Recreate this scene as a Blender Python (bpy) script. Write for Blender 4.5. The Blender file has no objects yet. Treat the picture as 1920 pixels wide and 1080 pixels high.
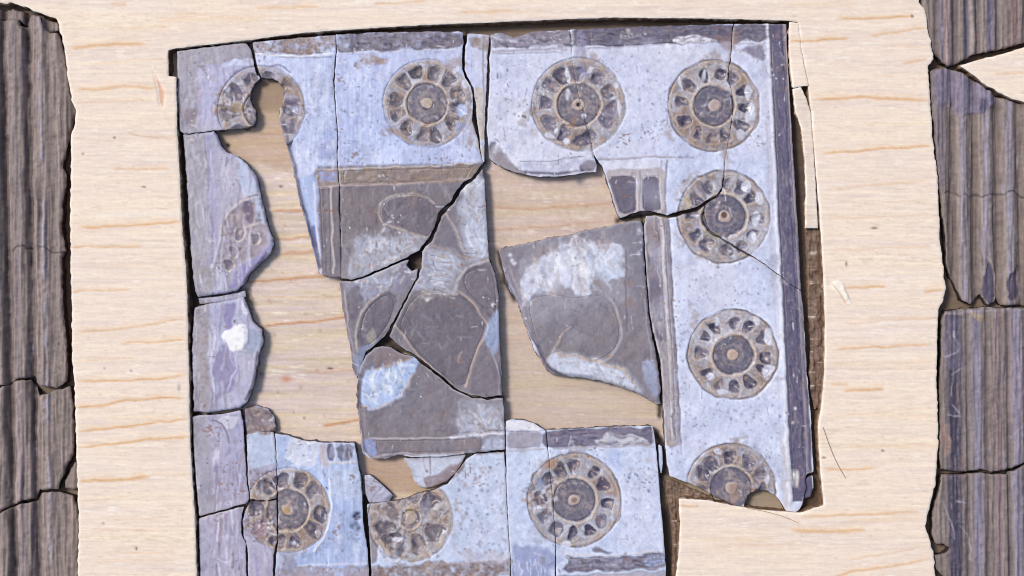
import bpy, math, random
import numpy as np
from mathutils import Vector

# ------------------------------------------------------------------ camera, world, sun
S = 1e-4                       # one unit of the layout grid is 0.1 mm
CX, CY = 960.0, 540.0
sc = bpy.context.scene
COL = sc.collection
cam_d = bpy.data.cameras.new("camera")
cam = bpy.data.objects.new("camera", cam_d)
COL.objects.link(cam)
cam_d.sensor_width = 36
cam_d.lens = 52
cam.location = (0, 0, 0.192 * cam_d.lens / 36.0)
cam_d.clip_start = 0.01
cam_d.clip_end = 50
sc.camera = cam

SUN_EL, SUN_AZ = math.radians(54), math.radians(300)      # azimuth clockwise from +Y (top of the picture)
w = bpy.data.worlds.new("World"); sc.world = w; w.use_nodes = True
nt = w.node_tree
sky = nt.nodes.new("ShaderNodeTexSky"); sky.sky_type = 'NISHITA'; sky.sun_disc = False
sky.sun_elevation = SUN_EL; sky.sun_rotation = SUN_AZ
sky.dust_density = 3.0; sky.air_density = 1.0
nt.links.new(sky.outputs[0], nt.nodes["Background"].inputs[0])
nt.nodes["Background"].inputs[1].default_value = 0.095
sl = bpy.data.lights.new("sun", 'SUN'); sl.energy = 2.0; sl.angle = math.radians(14); sl.color = (1.0, 0.94, 0.86)
so = bpy.data.objects.new("sun", sl); COL.objects.link(so)
d = Vector((math.sin(SUN_AZ) * math.cos(SUN_EL), math.cos(SUN_AZ) * math.cos(SUN_EL), math.sin(SUN_EL)))
so.rotation_euler = d.to_track_quat('Z', 'Y').to_euler(); so.location = (0, 0, 1)
vs = sc.view_settings
vs.view_transform = 'Standard'; vs.look = 'None'; vs.gamma = 1.0
vs.exposure = 0.15
sc.cycles.filter_width = 1.1

R0 = random.Random(44)
random.seed(7)
f32 = np.float32

# ------------------------------------------------------------------ noise and raster layers
X0, Y0, WD, HD = -140, -110, 2200, 1300      # raster domain in layout units
def noise(sx, sy=None, seed=0, w=WD, h=HD):
    sy = sy or sx
    r = np.random.default_rng(seed)
    gx, gy = int(w / sx) + 3, int(h / sy) + 3
    g = r.standard_normal((gy, gx)).astype(f32)
    x = np.arange(w, dtype=f32) / sx; y = np.arange(h, dtype=f32) / sy
    xi = x.astype(int); yi = y.astype(int)
    fx = x - xi; fy = y - yi
    fx = fx * fx * (3 - 2 * fx); fy = fy * fy * (3 - 2 * fy)
    a = g[:, xi] * (1 - fx) + g[:, xi + 1] * fx
    return a[yi] * (1 - fy)[:, None] + a[yi + 1] * fy[:, None]
def fbm(sx, sy=None, seed=0, n=4, gain=.55):
    sy = sy or sx
    o = 0; a = 1; t = 0
    for k in range(n):
        if min(sx, sy) / 2 ** k < .9: break
        o = o + a * noise(sx / 2 ** k, sy / 2 ** k, seed + k * 17); t += a * a; a *= gain
    return (o / math.sqrt(t)).astype(f32)
N_F = fbm(2.2, seed=1, n=2)
N_M = fbm(9, seed=11, n=3)
N_L = fbm(34, seed=21, n=4)
N_XL = fbm(120, seed=31, n=4)
N_V = fbm(2.6, 46, seed=41, n=2)             # streaks running down
N_H = fbm(60, 2.4, seed=51, n=2)             # streaks running across
N_W1 = fbm(20, seed=61, n=3, gain=.4)
N_W2 = fbm(20, seed=71, n=3, gain=.4)
N_J1 = fbm(9, seed=81, n=2, gain=.6)                  # shared wobble of fractured outlines
N_J2 = fbm(9, seed=91, n=2, gain=.6)

def lin(c):
    c = np.asarray(c, dtype=f32) / 255.0
    return np.where(c <= .04045, c / 12.92, ((c + .055) / 1.055) ** 2.4).astype(f32)

def seg_sd(px, py, pts, closed=True):
    """signed distance (negative inside) to a polygon, or distance to a polyline"""
    P = np.asarray(pts, dtype=f32)
    n = len(P)
    d2 = np.full(px.shape, 1e12, dtype=f32)
    ins = np.zeros(px.shape, dtype=bool)
    for k in range(n if closed else n - 1):
        ax, ay = P[k]; bx, by = P[(k + 1) % n]
        ex, ey = bx - ax, by - ay
        L = ex * ex + ey * ey
        if L < 1e-9: continue
        wx = px - ax; wy = py - ay
        t = np.clip((wx * ex + wy * ey) / L, 0, 1)
        dx = wx - t * ex; dy = wy - t * ey
        np.minimum(d2, dx * dx + dy * dy, out=d2)
        if closed and ay != by:
            ins ^= ((ay > py) != (by > py)) & (px < (py - ay) * (ex / ey) + ax)
    dd = np.sqrt(d2)
    if closed: dd = np.where(ins, -dd, dd)
    return dd

def smooth(pts, it=1, closed=True, cut=7.0):
    """corner cutting"""
    P = [tuple(p) for p in pts]
    for _ in range(it):
        Q = []; n = len(P)
        for k in range(n if closed else n - 1):
            a, b = P[k], P[(k + 1) % n]
            t = min(.25, cut / max(math.hypot(b[0] - a[0], b[1] - a[1]), 1e-3))
            Q += [(a[0] * (1 - t) + b[0] * t, a[1] * (1 - t) + b[1] * t), (a[0] * t + b[0] * (1 - t), a[1] * t + b[1] * (1 - t))]
        if not closed: Q = [P[0]] + Q + [P[-1]]
        P = Q
    return P

def sstep(e0, e1, x):
    t = np.clip((x - e0) / (e1 - e0), 0, 1)
    return t * t * (3 - 2 * t)

class Layer:
    def __init__(s, base, rough=.6):
        s.C = np.empty((HD, WD, 3), dtype=f32); s.C[:] = lin(base)
        s.R = np.full((HD, WD), rough, dtype=f32)
        s.Z = np.zeros((HD, WD), dtype=f32)
    def win(s, pts, pad):
        P = np.asarray(pts, dtype=float)
        x0 = int(max(0, P[:, 0].min() - pad - X0)); x1 = int(min(WD, P[:, 0].max() + pad - X0 + 1))
        y0 = int(max(0, P[:, 1].min() - pad - Y0)); y1 = int(min(HD, P[:, 1].max() + pad - Y0 + 1))
        if x1 <= x0 or y1 <= y0: return None
        yy, xx = np.mgrid[y0:y1, x0:x1].astype(f32)
        return (slice(y0, y1), slice(x0, x1)), xx + X0, yy + Y0
    def put(s, sl, m, col, z=0, rough=None, var=0.0):
        if col is not None:
            c = lin(col)
            if var:
                c = c * (1 + var * N_M[sl] * .6 + var * N_F[sl] * .6)[..., None]
            s.C[sl] += (c - s.C[sl]) * m[..., None]
        if z: s.Z[sl] += z * m
        if rough is not None: s.R[sl] += (rough - s.R[sl]) * m
    def poly(s, pts, col, a=1, soft=2.5, warp=3, z=0, rough=None, sm=1, mott=0, var=.035):
        if sm: pts = smooth(pts, sm)
        r = s.win(pts, soft + abs(warp) * 2 + 2)
        if r is None: return
        sl, xx, yy = r
        sd = seg_sd(xx + warp * N_W1[sl], yy + warp * N_W2[sl], pts)
        m = a * (1 - sstep(-soft, soft, sd))
        if mott: m = m * np.clip(1 - mott * (.5 + .8 * N_M[sl] + .5 * N_L[sl]), 0, 1)
        s.put(sl, m, col, z, rough, var)
    def line(s, pts, wd, col, a=1, z=0, warp=1.2, rough=None, sm=1, brk=0, taper=False, var=.03):
        if sm: pts = smooth(pts, sm, False)
        r = s.win(pts, wd * 2 + 4)
        if r is None: return
        sl, xx, yy = r
        sd = seg_sd(xx + warp * N_W1[sl], yy + warp * N_W2[sl], pts, False)
        m = a * np.exp(-(sd / (wd * .7)) ** 2)
        if brk: m = m * np.clip(1 - brk * (.4 + .9 * N_L[sl] + .4 * N_M[sl]), 0, 1)
        if taper:
            dx, dy = pts[-1][0] - pts[0][0], pts[-1][1] - pts[0][1]
            t = ((xx - pts[0][0]) * dx + (yy - pts[0][1]) * dy) / (dx * dx + dy * dy)
            m = m * sstep(-.06, .12, t) * (1 - sstep(.88, 1.06, t))
        s.put(sl, m, col, z, rough, var)
    def spots(s, pts, n, r0, r1, col, a=.8, z=0, seed=0, asp=1.0):
        R = random.Random(seed)
        P = np.asarray(pts, dtype=float)
        bx = P.min(0); by = P.max(0)
        k = 0
        while k < n:
            x = R.uniform(bx[0], by[0]); y = R.uniform(bx[1], by[1]); k += 1
            if seg_sd(np.array([x], dtype=f32), np.array([y], dtype=f32), pts)[0] > 0: continue
            rr = R.uniform(r0, r1); q = R.uniform(.6, 1.4) * asp
            rw = s.win([(x, y)], rr * 3)
            if rw is None: continue
            sl, xx, yy = rw
            m = a * R.uniform(.5, 1) * np.exp(-(((xx - x) / rr) ** 2 + ((yy - y) / (rr * q)) ** 2))
            s.put(sl, m, col, z)

def blur(A, sg):
    n = int(sg * 2.6) + 1
    k = np.exp(-.5 * (np.arange(-n, n + 1) / sg) ** 2).astype(f32); k /= k.sum()
    for ax in (0, 1):
        P = np.pad(A, [(n, n) if i == ax else (0, 0) for i in range(A.ndim)], mode='edge')
        o = 0
        for i, w_ in enumerate(k):
            q = [slice(None)] * A.ndim; q[ax] = slice(i, i + A.shape[ax]); o = o + w_ * P[tuple(q)]
        A = o.astype(f32)
    return A
def crisp(A, sg, amt):
    L_ = np.log(np.maximum(A, .006))
    return np.exp(L_ + np.clip(amt * (L_ - blur(L_, sg)), -1.1, .55)).astype(f32)
def bil(A, px, py):
    x = np.clip(px - X0, 0, WD - 1.001); y = np.clip(py - Y0, 0, HD - 1.001)
    xi = x.astype(int); yi = y.astype(int)
    fx = (x - xi).astype(f32); fy = (y - yi).astype(f32)
    if A.ndim == 3: fx = fx[..., None]; fy = fy[..., None]
    return (A[yi, xi] * (1 - fx) + A[yi, xi + 1] * fx) * (1 - fy) + (A[yi + 1, xi] * (1 - fx) + A[yi + 1, xi + 1] * fx) * fy

# ------------------------------------------------------------------ materials
def nodes_mat(name):
    m = bpy.data.materials.new(name); m.use_nodes = True
    n = m.node_tree; b = n.nodes["Principled BSDF"]
    return m, n, b
def tex_noise(n, vec, scale, detail=4, rough=.6):
    t = n.nodes.new("ShaderNodeTexNoise"); t.inputs["Scale"].default_value = scale
    t.inputs["Detail"].default_value = detail; t.inputs["Roughness"].default_value = rough
    n.links.new(vec, t.inputs["Vector"]); return t.outputs["Fac"]
def maprange(n, v, a, b, c, d_):
    t = n.nodes.new("ShaderNodeMapRange")
    for i, q in zip((1, 2, 3, 4), (a, b, c, d_)): t.inputs[i].default_value = q
    n.links.new(v, t.inputs[0]); return t.outputs[0]
def math_(n, op, a, b):
    t = n.nodes.new("ShaderNodeMath"); t.operation = op
    for i, q in enumerate((a, b)):
        if isinstance(q, (int, float)): t.inputs[i].default_value = q
        else: n.links.new(q, t.inputs[i])
    return t.outputs[0]
def make_mat(name, stretch, scales, amt, bump, spec=.5):
    """base colour and gloss painted per vertex, broken up by procedural grain"""
    m, n, b = nodes_mat(name)
    at = n.nodes.new("ShaderNodeAttribute"); at.attribute_name = "tint"
    tc = n.nodes.new("ShaderNodeTexCoord")
    mp = n.nodes.new("ShaderNodeMapping"); mp.inputs["Scale"].default_value = stretch
    n.links.new(tc.outputs["Object"], mp.inputs[0])
    v = mp.outputs[0]
    n1 = tex_noise(n, v, scales[0], 5, .65)
    n2 = tex_noise(n, v, scales[1], 3, .6)
    k = math_(n, 'ADD', maprange(n, n1, .3, .7, -amt, amt), maprange(n, n2, .3, .7, -amt * .7, amt * .7))
    k = math_(n, 'ADD', k, 1.0)
    mx = n.nodes.new("ShaderNodeVectorMath"); mx.operation = 'SCALE'
    n.links.new(at.outputs["Color"], mx.inputs[0]); n.links.new(k, mx.inputs["Scale"])
    n.links.new(mx.outputs[0], b.inputs["Base Color"])
    r = math_(n, 'ADD', at.outputs["Alpha"], maprange(n, n1, .3, .7, -.08, .08))
    n.links.new(r, b.inputs["Roughness"])
    b.inputs["Specular IOR Level"].default_value = spec
    bp = n.nodes.new("ShaderNodeBump"); bp.inputs["Strength"].default_value = bump
    bp.inputs["Distance"].default_value = 6e-5
    n.links.new(math_(n, 'ADD', n1, n2), bp.inputs["Height"])
    n.links.new(bp.outputs[0], b.inputs["Normal"])
    return m
M_STONE = make_mat("carved_stone", (1, 1, 1), (1600, 5200), .022, .2, .4)
M_COLUMN = make_mat("weathered_stone", (1, .12, 1), (1300, 3600), .12, .35, .3)
M_WOOD = make_mat("planed_softwood", (.13, 1, 1), (2600, 6500), .055, .3, .25)

# ------------------------------------------------------------------ mesh from a signed distance
def grid_axis(a, b, st):
    return np.linspace(a, b, max(2, int(round((b - a) / st)) + 1)).astype(f32)

def build(name, fn, xs, ys, layer, mat, parent=None, z0=0.0, tilt=None, zbot=-40, wall=(60, 52, 56), edge_r=2.5,
          edge_j=.6, flare=0.0, zextra=None, edge_tint=None, fnr=None, wall_rough=1.2):
    """fn(px,py)->signed distance.  Top surface follows the layer's relief, sides go down to zbot."""
    gx, gy = np.meshgrid(xs, ys)
    sd = fn(gx, gy)
    cc = (sd[:-1, :-1] + sd[1:, :-1] + sd[:-1, 1:] + sd[1:, 1:]) * .25 < 0
    if not cc.any(): return None
    ny, nx = sd.shape
    touch_in = np.zeros((ny, nx), bool); touch_out = np.zeros((ny, nx), bool)
    pad = np.zeros((ny + 1, nx + 1), bool); pad[1:-1, 1:-1] = cc
    for a in (0, 1):
        for b in (0, 1):
            q = pad[a:a + ny, b:b + nx]
            touch_in |= q; touch_out |= ~q
    bd = touch_in & touch_out
    inner = np.zeros_like(bd); inner[1:-1, 1:-1] = True
    px = gx.copy(); py = gy.copy()
    bx, by = px[bd].astype(f32), py[bd].astype(f32)
    e = .35
    for it in range(3):
        s0 = fn(bx, by)
        ggx = (fn(bx + e, by) - fn(bx - e, by)) / (2 * e); ggy = (fn(bx, by + e) - fn(bx, by - e)) / (2 * e)
        gl = np.maximum(np.hypot(ggx, ggy), .3)
        mv = np.clip(s0, -2.2, 2.2) if it == 0 else np.clip(s0, -1, 1)
        bx = bx - mv * ggx / gl; by = by - mv * ggy / gl
    px[bd] = bx; py[bd] = by
    sdv = np.minimum(sd, 0); sdv[bd] = 0
    use = touch_in
    idx = -np.ones((ny, nx), int); idx[use] = np.arange(use.sum())
    vx, vy, vd = px[use], py[use], -sdv[use]
    vz = bil(layer.Z, vx, vy) + z0
    if tilt is not None:
        vz = vz + tilt[0] * (vx - tilt[2]) + tilt[1] * (vy - tilt[3])
    if edge_r > 0:
        rr = edge_r * (1 + edge_j * np.clip(bil(N_M, vx, vy), -1, 1.6))
        rr = np.maximum(rr, .6)
        t = np.clip(vd / rr, 0, 1)
        vz = vz - rr * .8 * (1 - np.sqrt(np.maximum(0, 1 - (1 - t) ** 2)))
    if zextra is not None: vz = vz + zextra(vx, vy)
    col = bil(layer.C, vx, vy); rough = bil(layer.R, vx, vy)
    if edge_tint is not None:
        c, wd, a = edge_tint
        m = a * np.exp(-(vd / wd) ** 2) * np.clip(.6 + .5 * bil(N_L, vx, vy) + .35 * bil(N_M, vx, vy), 0, 1)
        col = col + (lin(c) - col) * m[:, None]
    vbase = idx[use]
    cy, cx = np.nonzero(cc)
    quads = np.stack([idx[cy, cx], idx[cy + 1, cx], idx[cy + 1, cx + 1], idx[cy, cx + 1]], 1)
    # walls
    E = []
    def edges(mask, o1, o2):
        y_, x_ = np.nonzero(mask)
        E.append(np.stack([idx[y_ + o1[0], x_ + o1[1]], idx[y_ + o2[0], x_ + o2[1]]], 1))
    L = np.zeros_like(cc); L[:, 1:] = cc[:, :-1]
    edges(cc & ~L, (0, 0), (1, 0))
    B = np.zeros_like(cc); B[:-1] = cc[1:]
    edges(cc & ~B, (1, 0), (1, 1))
    R_ = np.zeros_like(cc); R_[:, :-1] = cc[:, 1:]
    edges(cc & ~R_, (1, 1), (0, 1))
    T = np.zeros_like(cc); T[1:] = cc[:-1]
    edges(cc & ~T, (0, 1), (0, 0))
    E = np.concatenate(E)
    bi = np.unique(E); remap = -np.ones(len(vx), int); remap[bi] = np.arange(len(bi))
    wx, wy, wz = vx[bi], vy[bi], vz[bi]
    fx = (fn(wx + .5, wy) - fn(wx - .5, wy)); fy = (fn(wx, wy + .5) - fn(wx, wy - .5))
    gl = np.maximum(np.hypot(fx, fy), .3); fx /= gl; fy /= gl
    rows = 4 if zbot < -15 else 2
    VX, VY, VZ, VC, VR = [vx], [vy], [vz], [col], [rough]
    nb = len(bi); base = len(vx)
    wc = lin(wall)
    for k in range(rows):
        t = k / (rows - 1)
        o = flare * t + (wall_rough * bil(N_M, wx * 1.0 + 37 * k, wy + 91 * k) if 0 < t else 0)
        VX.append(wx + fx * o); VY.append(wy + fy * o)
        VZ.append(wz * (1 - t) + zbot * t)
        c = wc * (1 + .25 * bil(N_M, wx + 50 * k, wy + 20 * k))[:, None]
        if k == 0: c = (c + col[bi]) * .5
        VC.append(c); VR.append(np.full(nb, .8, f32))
    W = []
    a = remap[E[:, 0]] + base; b = remap[E[:, 1]] + base
    for k in range(rows - 1):
        W.append(np.stack([a + nb * k, a + nb * (k + 1), b + nb * (k + 1), b + nb * k], 1))
    F = np.concatenate([quads] + W)
    vx, vy, vz = map(np.concatenate, (VX, VY, VZ))
    col = np.clip(np.concatenate(VC), .004, .92); rough = np.clip(np.concatenate(VR), .12, .95)
    me = bpy.data.meshes.new(name)
    nv = len(vx); nf = len(F)
    co = np.stack([(vx - CX) * S, (CY - vy) * S, vz * S], 1).astype(f32)
    me.vertices.add(nv); me.vertices.foreach_set("co", co.ravel())
    me.loops.add(nf * 4); me.loops.foreach_set("vertex_index", F.ravel().astype(np.int32))
    me.polygons.add(nf); me.polygons.foreach_set("loop_start", (np.arange(nf) * 4).astype(np.int32))
    me.polygons.foreach_set("use_smooth", np.ones(nf, bool))
    me.update(calc_edges=True)
    ca = me.color_attributes.new("tint", 'FLOAT_COLOR', 'POINT')
    ca.data.foreach_set("color", np.concatenate([col, rough[:, None]], 1).astype(f32).ravel())
    me.materials.append(mat)
    o = bpy.data.objects.new(name, me); COL.objects.link(o)
    if parent is not None: o.parent = parent
    return o

def tag(o, label=None, cat=None, group=None, kind=None):
    if label: o["label"] = label
    if cat: o["category"] = cat
    if group: o["group"] = group
    if kind: o["kind"] = kind

def ragged(pts, step=4, amp=1.0, seed=0, it=1):
    """subdivide an outline and jitter it like a fractured edge"""
    R = np.random.default_rng(seed)
    P = np.asarray(smooth(pts, it) if it else pts, dtype=float)
    out = []
    n = len(P)
    for k in range(n):
        a, b = P[k], P[(k + 1) % n]
        L = np.hypot(*(b - a)); m = max(1, int(L / min(step, 3.2)))
        for j in range(m):
            out.append(a + (b - a) * j / m)
    out = np.array(out)
    q = out.astype(f32)
    out[:, 0] += amp * .75 * bil(N_J1, q[:, 0], q[:, 1]); out[:, 1] += amp * .75 * bil(N_J2, q[:, 0], q[:, 1])
    return out

# ==================================================================== PAINT: plaque
ST = Layer((197, 202, 224), .5)
full = [(200, -20), (1700, -20), (1700, 1180), (200, 1180)]
# --- base tones by area
ST.poly([(300, 60), (640, 50), (640, 330), (300, 330)], (194, 203, 232), 1, 6, 0)
ST.poly([(628, 50), (880, 50), (905, 320), (628, 330)], (191, 200, 231), 1, 6, 0)
ST.poly([(915, 50), (1480, 50), (1480, 330), (915, 330)], (205, 210, 230), 1, 4, 0)
ST.poly([(1250, 300), (1480, 300), (1500, 970), (1250, 960)], (204, 211, 232), 1, 5, 0)
# left pieces: lilac
ST.poly([(320, 90), (480, 80), (480, 250), (320, 255)], (182, 180, 198), 1, 4, 3)
ST.poly([(330, 250), (530, 250), (530, 560), (340, 560)], (178, 176, 196), 1, 3, 0)
ST.poly([(350, 555), (500, 555), (500, 780), (350, 780)], (182, 180, 202), 1, 3, 0)
ST.poly([(350, 776), (462, 776), (466, 1160), (350, 1160)], (176, 172, 196), 1, 3, 0)
ST.poly([(462, 810), (520, 810), (520, 1160), (462, 1160)], (182, 176, 196), 1, 3, 2)
# bottom pieces blue
ST.poly([(517, 800), (690, 820), (695, 1160), (512, 1160)], (172, 190, 225), 1, 4, 2)
ST.poly([(690, 850), (950, 840), (960, 1160), (690, 1160)], (193, 205, 228), 1, 5, 2)
ST.poly([(948, 785), (1250, 785), (1260, 1160), (955, 1160)], (196, 207, 230), 1, 5, 2)
# centre panel: dark lilac grey
ST.poly([(592, 312), (905, 305), (915, 320), (940, 560), (948, 850), (690, 862), (640, 700), (600, 520)], (132, 125, 132), 1, 4, 1)
ST.poly([(925, 455), (1208, 405), (1245, 760), (1030, 715)], (136, 130, 138), 1, 4, 1)
# broad variations
m = np.clip(.5 + .5 * N_L, 0, 1)[..., None]
ST.C *= (1 + .05 * N_L[..., None] + .012 * N_M[..., None] + .02 * N_V[..., None])
ST.C[..., 2] *= 1 + .035 * N_XL
ST.C[..., 0] *= 1 - .025 * N_XL

DK = (104, 97, 112); BR = (140, 118, 105); CR = (192, 180, 172); WH = (228, 230, 242); GR = (122, 112, 120); BLU = (140, 160, 215); TAN = (170, 152, 140)
# F1
ST.poly([(325, 85), (475, 75), (475, 118), (425, 122), (372, 128), (372, 260), (325, 260)], (164, 160, 170), .85, 6, 3)
ST.line([(372, 125), (420, 121)], 2, (130, 118, 125), .8)
ST.poly([(378, 122), (474, 108), (482, 140), (440, 150), (410, 170), (400, 215), (380, 240)], (180, 180, 212), .8, 3, 3)
ST.poly([(418, 118), (474, 105), (478, 120), (424, 128)], (205, 212, 238), .7, 2, 3)
ST.line([(374, 130), (376, 240)], 4, (180, 168, 200), .8)
ST.line([(396, 150), (396, 230)], 2.5, (195, 185, 215), .7)
ST.poly([(345, 205), (365, 200), (368, 240), (350, 245)], (135, 112, 110), .7, 4, 4, mott=.5)
ST.spots([(335, 95), (470, 90), (470, 115), (375, 125), (370, 245), (340, 245)], 90, 1, 2.4, (105, 98, 112), .6, seed=3)
# F2/F3 top rim
ST.poly([(478, 70), (632, 64), (632, 98), (560, 102), (520, 96), (478, 98)], (152, 132, 122), .95, 2, 3, -1.0, mott=.35)
ST.poly([(632, 60), (872, 58), (872, 84), (800, 98), (740, 92), (632, 98)], (124, 115, 125), .95, 3, 3, -1.0, mott=.25)
ST.spots([(480, 78), (865, 62), (865, 90), (480, 96)], 160, 1, 3, (100, 85, 82), .6, seed=4)
ST.line([(480, 101), (550, 105), (625, 103)], 3.2, (226, 228, 240), .95, 1)
ST.line([(636, 100), (720, 96), (790, 96), (860, 92)], 2.5, (200, 200, 215), .7, .8, brk=.5)
ST.line([(520, 106), (620, 108)], 1.3, (120, 118, 140), .7, -.6)
ST.poly([(660, 112), (690, 104), (725, 106), (722, 118), (690, 124), (668, 130)], (165, 140, 125), .7, 2, 4, mott=.6)
ST.line([(500, 125), (530, 122), (545, 135)], 3, (110, 105, 135), .6, -.6)
ST.poly([(585, 262), (630, 260), (630, 300), (600, 300), (588, 285)], (150, 160, 205), .7, 8, 4)
ST.poly([(595, 245), (625, 240), (628, 262), (598, 264)], (160, 178, 222), .6, 8, 4)
ST.spots([(560, 150), (880, 120), (880, 310), (560, 310)], 150, .9, 2.4, (110, 108, 128), .75, -.8, seed=5)
ST.spots([(575, 150), (720, 130), (720, 310), (575, 310)], 70, 1, 3, (225, 228, 240), .6, seed=6)
sl = (slice(100 - Y0, 320 - Y0), slice(545 - X0, 885 - X0))
ST.C[sl] *= (1 + .03 * N_V[sl])[..., None]
# slab edge of F2 toward the gap
# band over centre panel
ST.poly([(588, 318), (900, 310), (896, 342), (592, 350)], (150, 132, 118), .9, 2, 2, -.8, mott=.3)
ST.line([(590, 319), (700, 316), (900, 306)], 2.6, (205, 195, 190), .8, 1)
ST.line([(596, 350), (700, 347), (800, 342), (880, 335)], 3, (182, 166, 165), .85, 1.2)
ST.poly([(598, 322), (632, 322), (632, 338), (606, 340)], (140, 152, 205), .8, 3, 3)
ST.poly([(552, 330), (595, 325), (600, 500), (592, 505), (570, 410)], (170, 190, 228), .9, 3, 2)
ST.poly([(580, 425), (592, 420), (596, 470), (590, 470)], (105, 115, 170), .8, 3, 2)
ST.line([(590, 345), (594, 430), (600, 512)], 3, (208, 200, 212), .9, 1.2)
ST.line([(621, 350), (624, 440), (626, 512)], 3, (190, 178, 176), .85, 1.2)
ST.line([(607, 355), (611, 510)], 8, (115, 105, 112), .7, -.8)
ST.line([(637, 352), (638, 410)], 2.2, (50, 44, 50), .9, -2.5)
ST.line([(638, 410), (640, 515)], 1.6, (90, 80, 86), .8, -1)
ST.C[(slice(350 - Y0, 470 - Y0), slice(640 - X0, 860 - X0))] *= np.clip(1 + .05 * N_V[350 - Y0:470 - Y0, 640 - X0:860 - X0], .7, 1.3)[..., None]
# brown cast upper left of panel and leaf
ST.poly([(640, 352), (860, 345), (800, 450), (640, 470)], (125, 112, 112), .5, 12, 6)
ST.poly([(655, 440), (790, 430), (800, 470), (690, 530), (645, 525)], (160, 154, 160), .7, 18, 6)  # mid-tone halo round the sheen, painted into the colour
ST.poly([(870, 380), (915, 330), (925, 500), (860, 520), (780, 560), (780, 460)], (158, 154, 164), .5, 16, 6)
ST.poly([(660, 452), (700, 440), (760, 440), (793, 450), (785, 472), (740, 498), (690, 520), (655, 518)], (178, 184, 200), .85, 9, 11, .4, mott=.35)  # pale sheen painted as a patch
ST.poly([(690, 445), (780, 446), (776, 462), (700, 470)], (208, 212, 226), .6, 11.8, 6, mott=.6)
ST.spots([(690, 450), (780, 450), (740, 500), (690, 500)], 26, 1.5, 3.5, (175, 120, 85), .7, seed=8)
leaf = [(712, 402), (714, 385), (728, 373), (748, 366), (775, 364), (798, 370), (815, 382), (824, 392), (815, 425), (800, 447), (775, 438), (745, 428), (722, 420)]
ST.poly(leaf, (118, 109, 117), .9, 2, 1, -1.2)
ST.line([(800, 447), (775, 438), (745, 428), (722, 420), (712, 405), (714, 385), (728, 373), (748, 366), (775, 364), (798, 370), (815, 382)], 4, (178, 166, 160), .9, .9, 1.5)
ST.line([(714, 385), (728, 373), (748, 366), (775, 364)], 4, (200, 192, 188), .4, .4, 1.5)
# F11
ST.poly([(870, 345), (905, 330), (915, 480), (890, 492), (872, 470), (868, 420), (862, 385)], (196, 204, 224), .95, 11.8, 4, .4, mott=.2)  # silvery sheen put into the stone colour
ST.poly([(868, 340), (893, 332), (898, 400), (880, 420), (866, 380)], (160, 150, 145), .55, 4, 6, mott=.6)
ST.line([(836, 400), (850, 420), (865, 450), (876, 485)], 3, (176, 164, 158), .85, .8)
ST.poly([(828, 405), (850, 430), (866, 470), (880, 490), (800, 462), (815, 430)], (122, 113, 122), .8, 3, 2, -.6)
ST.poly([(792, 462), (830, 470), (868, 488), (850, 515), (850, 545), (800, 540), (780, 545), (788, 500)], (190, 196, 214), .9, 14.0, 5, .5, mott=.35)  # soft sheen painted over the middle of the piece
for k in range(6):
    ST.line([(806, 478 + k * 9), (845, 484 + k * 9)], 1.3, (120, 112, 125), .55, -.5)
ST.spots([(800, 470), (850, 480), (850, 540), (800, 535)], 22, 1.5, 3, (165, 125, 105), .6, seed=9)
ST.line([(800, 458), (830, 466), (868, 482), (915, 487)], 2.4, (170, 150, 140), .7, -.5)
ST.line([(855, 545), (860, 520), (878, 502), (915, 490)], 4.5, (190, 182, 185), .85, .8)
ST.line([(870, 475), (905, 475)], 1.2, (90, 85, 95), .7, -.7)
ST.poly([(866, 518), (884, 503), (918, 494), (930, 520), (934, 570), (930, 610), (905, 580), (872, 545)], (122, 113, 120), .9, 2.5, 1.5, -.8)
ST.poly([(760, 575), (775, 552), (800, 543), (850, 545), (880, 558), (912, 598), (914, 620), (900, 650), (884, 690), (878, 725), (850, 722), (790, 672), (742, 612)], (115, 107, 115), .9, 4, 2, -1.2)
ST.poly([(758, 568), (790, 545), (860, 545), (850, 556), (800, 560), (765, 590)], (160, 150, 148), .6, 6, 5, mott=.5)
ST.line([(860, 545), (885, 565), (905, 592), (916, 614)], 3.6, (172, 156, 148), .9, 1)
ST.line([(916, 614), (905, 640), (888, 672), (874, 725)], 3.6, (175, 156, 146), .9, 1)
ST.line([(742, 610), (765, 640), (785, 668), (820, 700), (852, 728)], 3.2, (176, 160, 150), .85, 1)
ST.poly([(912, 605), (934, 575), (936, 650), (925, 670), (908, 640)], (160, 176, 208), .85, 4, 2, .3)
ST.poly([(905, 645), (925, 650), (938, 735), (880, 738), (885, 700)], (128, 119, 126), .7, 3, 2)
ST.line([(922, 655), (938, 700), (938, 740)], 2, (185, 182, 195), .6)
ST.spots([(800, 556), (806, 556), (806, 564), (800, 564)], 3, 3, 3.5, (235, 228, 222), .95, seed=1)
# F12
ST.poly([(645, 530), (700, 515), (760, 492), (782, 490), (776, 520), (750, 545), (715, 545), (690, 560), (660, 560)], (172, 176, 198), .85, 11.8, 5, .3, mott=.45)  # sheen fading across the top, painted in
ST.poly([(655, 540), (670, 535), (680, 560), (668, 600), (652, 600)], (118, 108, 118), .8, 4, 3)
ST.poly([(745, 495), (783, 500), (770, 535), (750, 560), (738, 545)], (140, 134, 152), .7, 4, 3)
ST.poly([(726, 545), (748, 560), (735, 600), (712, 640), (680, 660), (670, 630), (674, 595), (692, 568)], (112, 104, 114), .95, 2.5, 1.5, -1)
ST.line([(728, 543), (692, 564), (673, 595), (667, 640), (670, 660)], 3.6, (182, 170, 166), .9, 1)
ST.line([(646, 545), (652, 610), (664, 680)], 2.6, (168, 162, 172), .8, .8)
ST.poly([(664, 660), (700, 640), (712, 630), (690, 660), (668, 712), (660, 690)], (135, 146, 172), .85, 4, 2)
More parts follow.
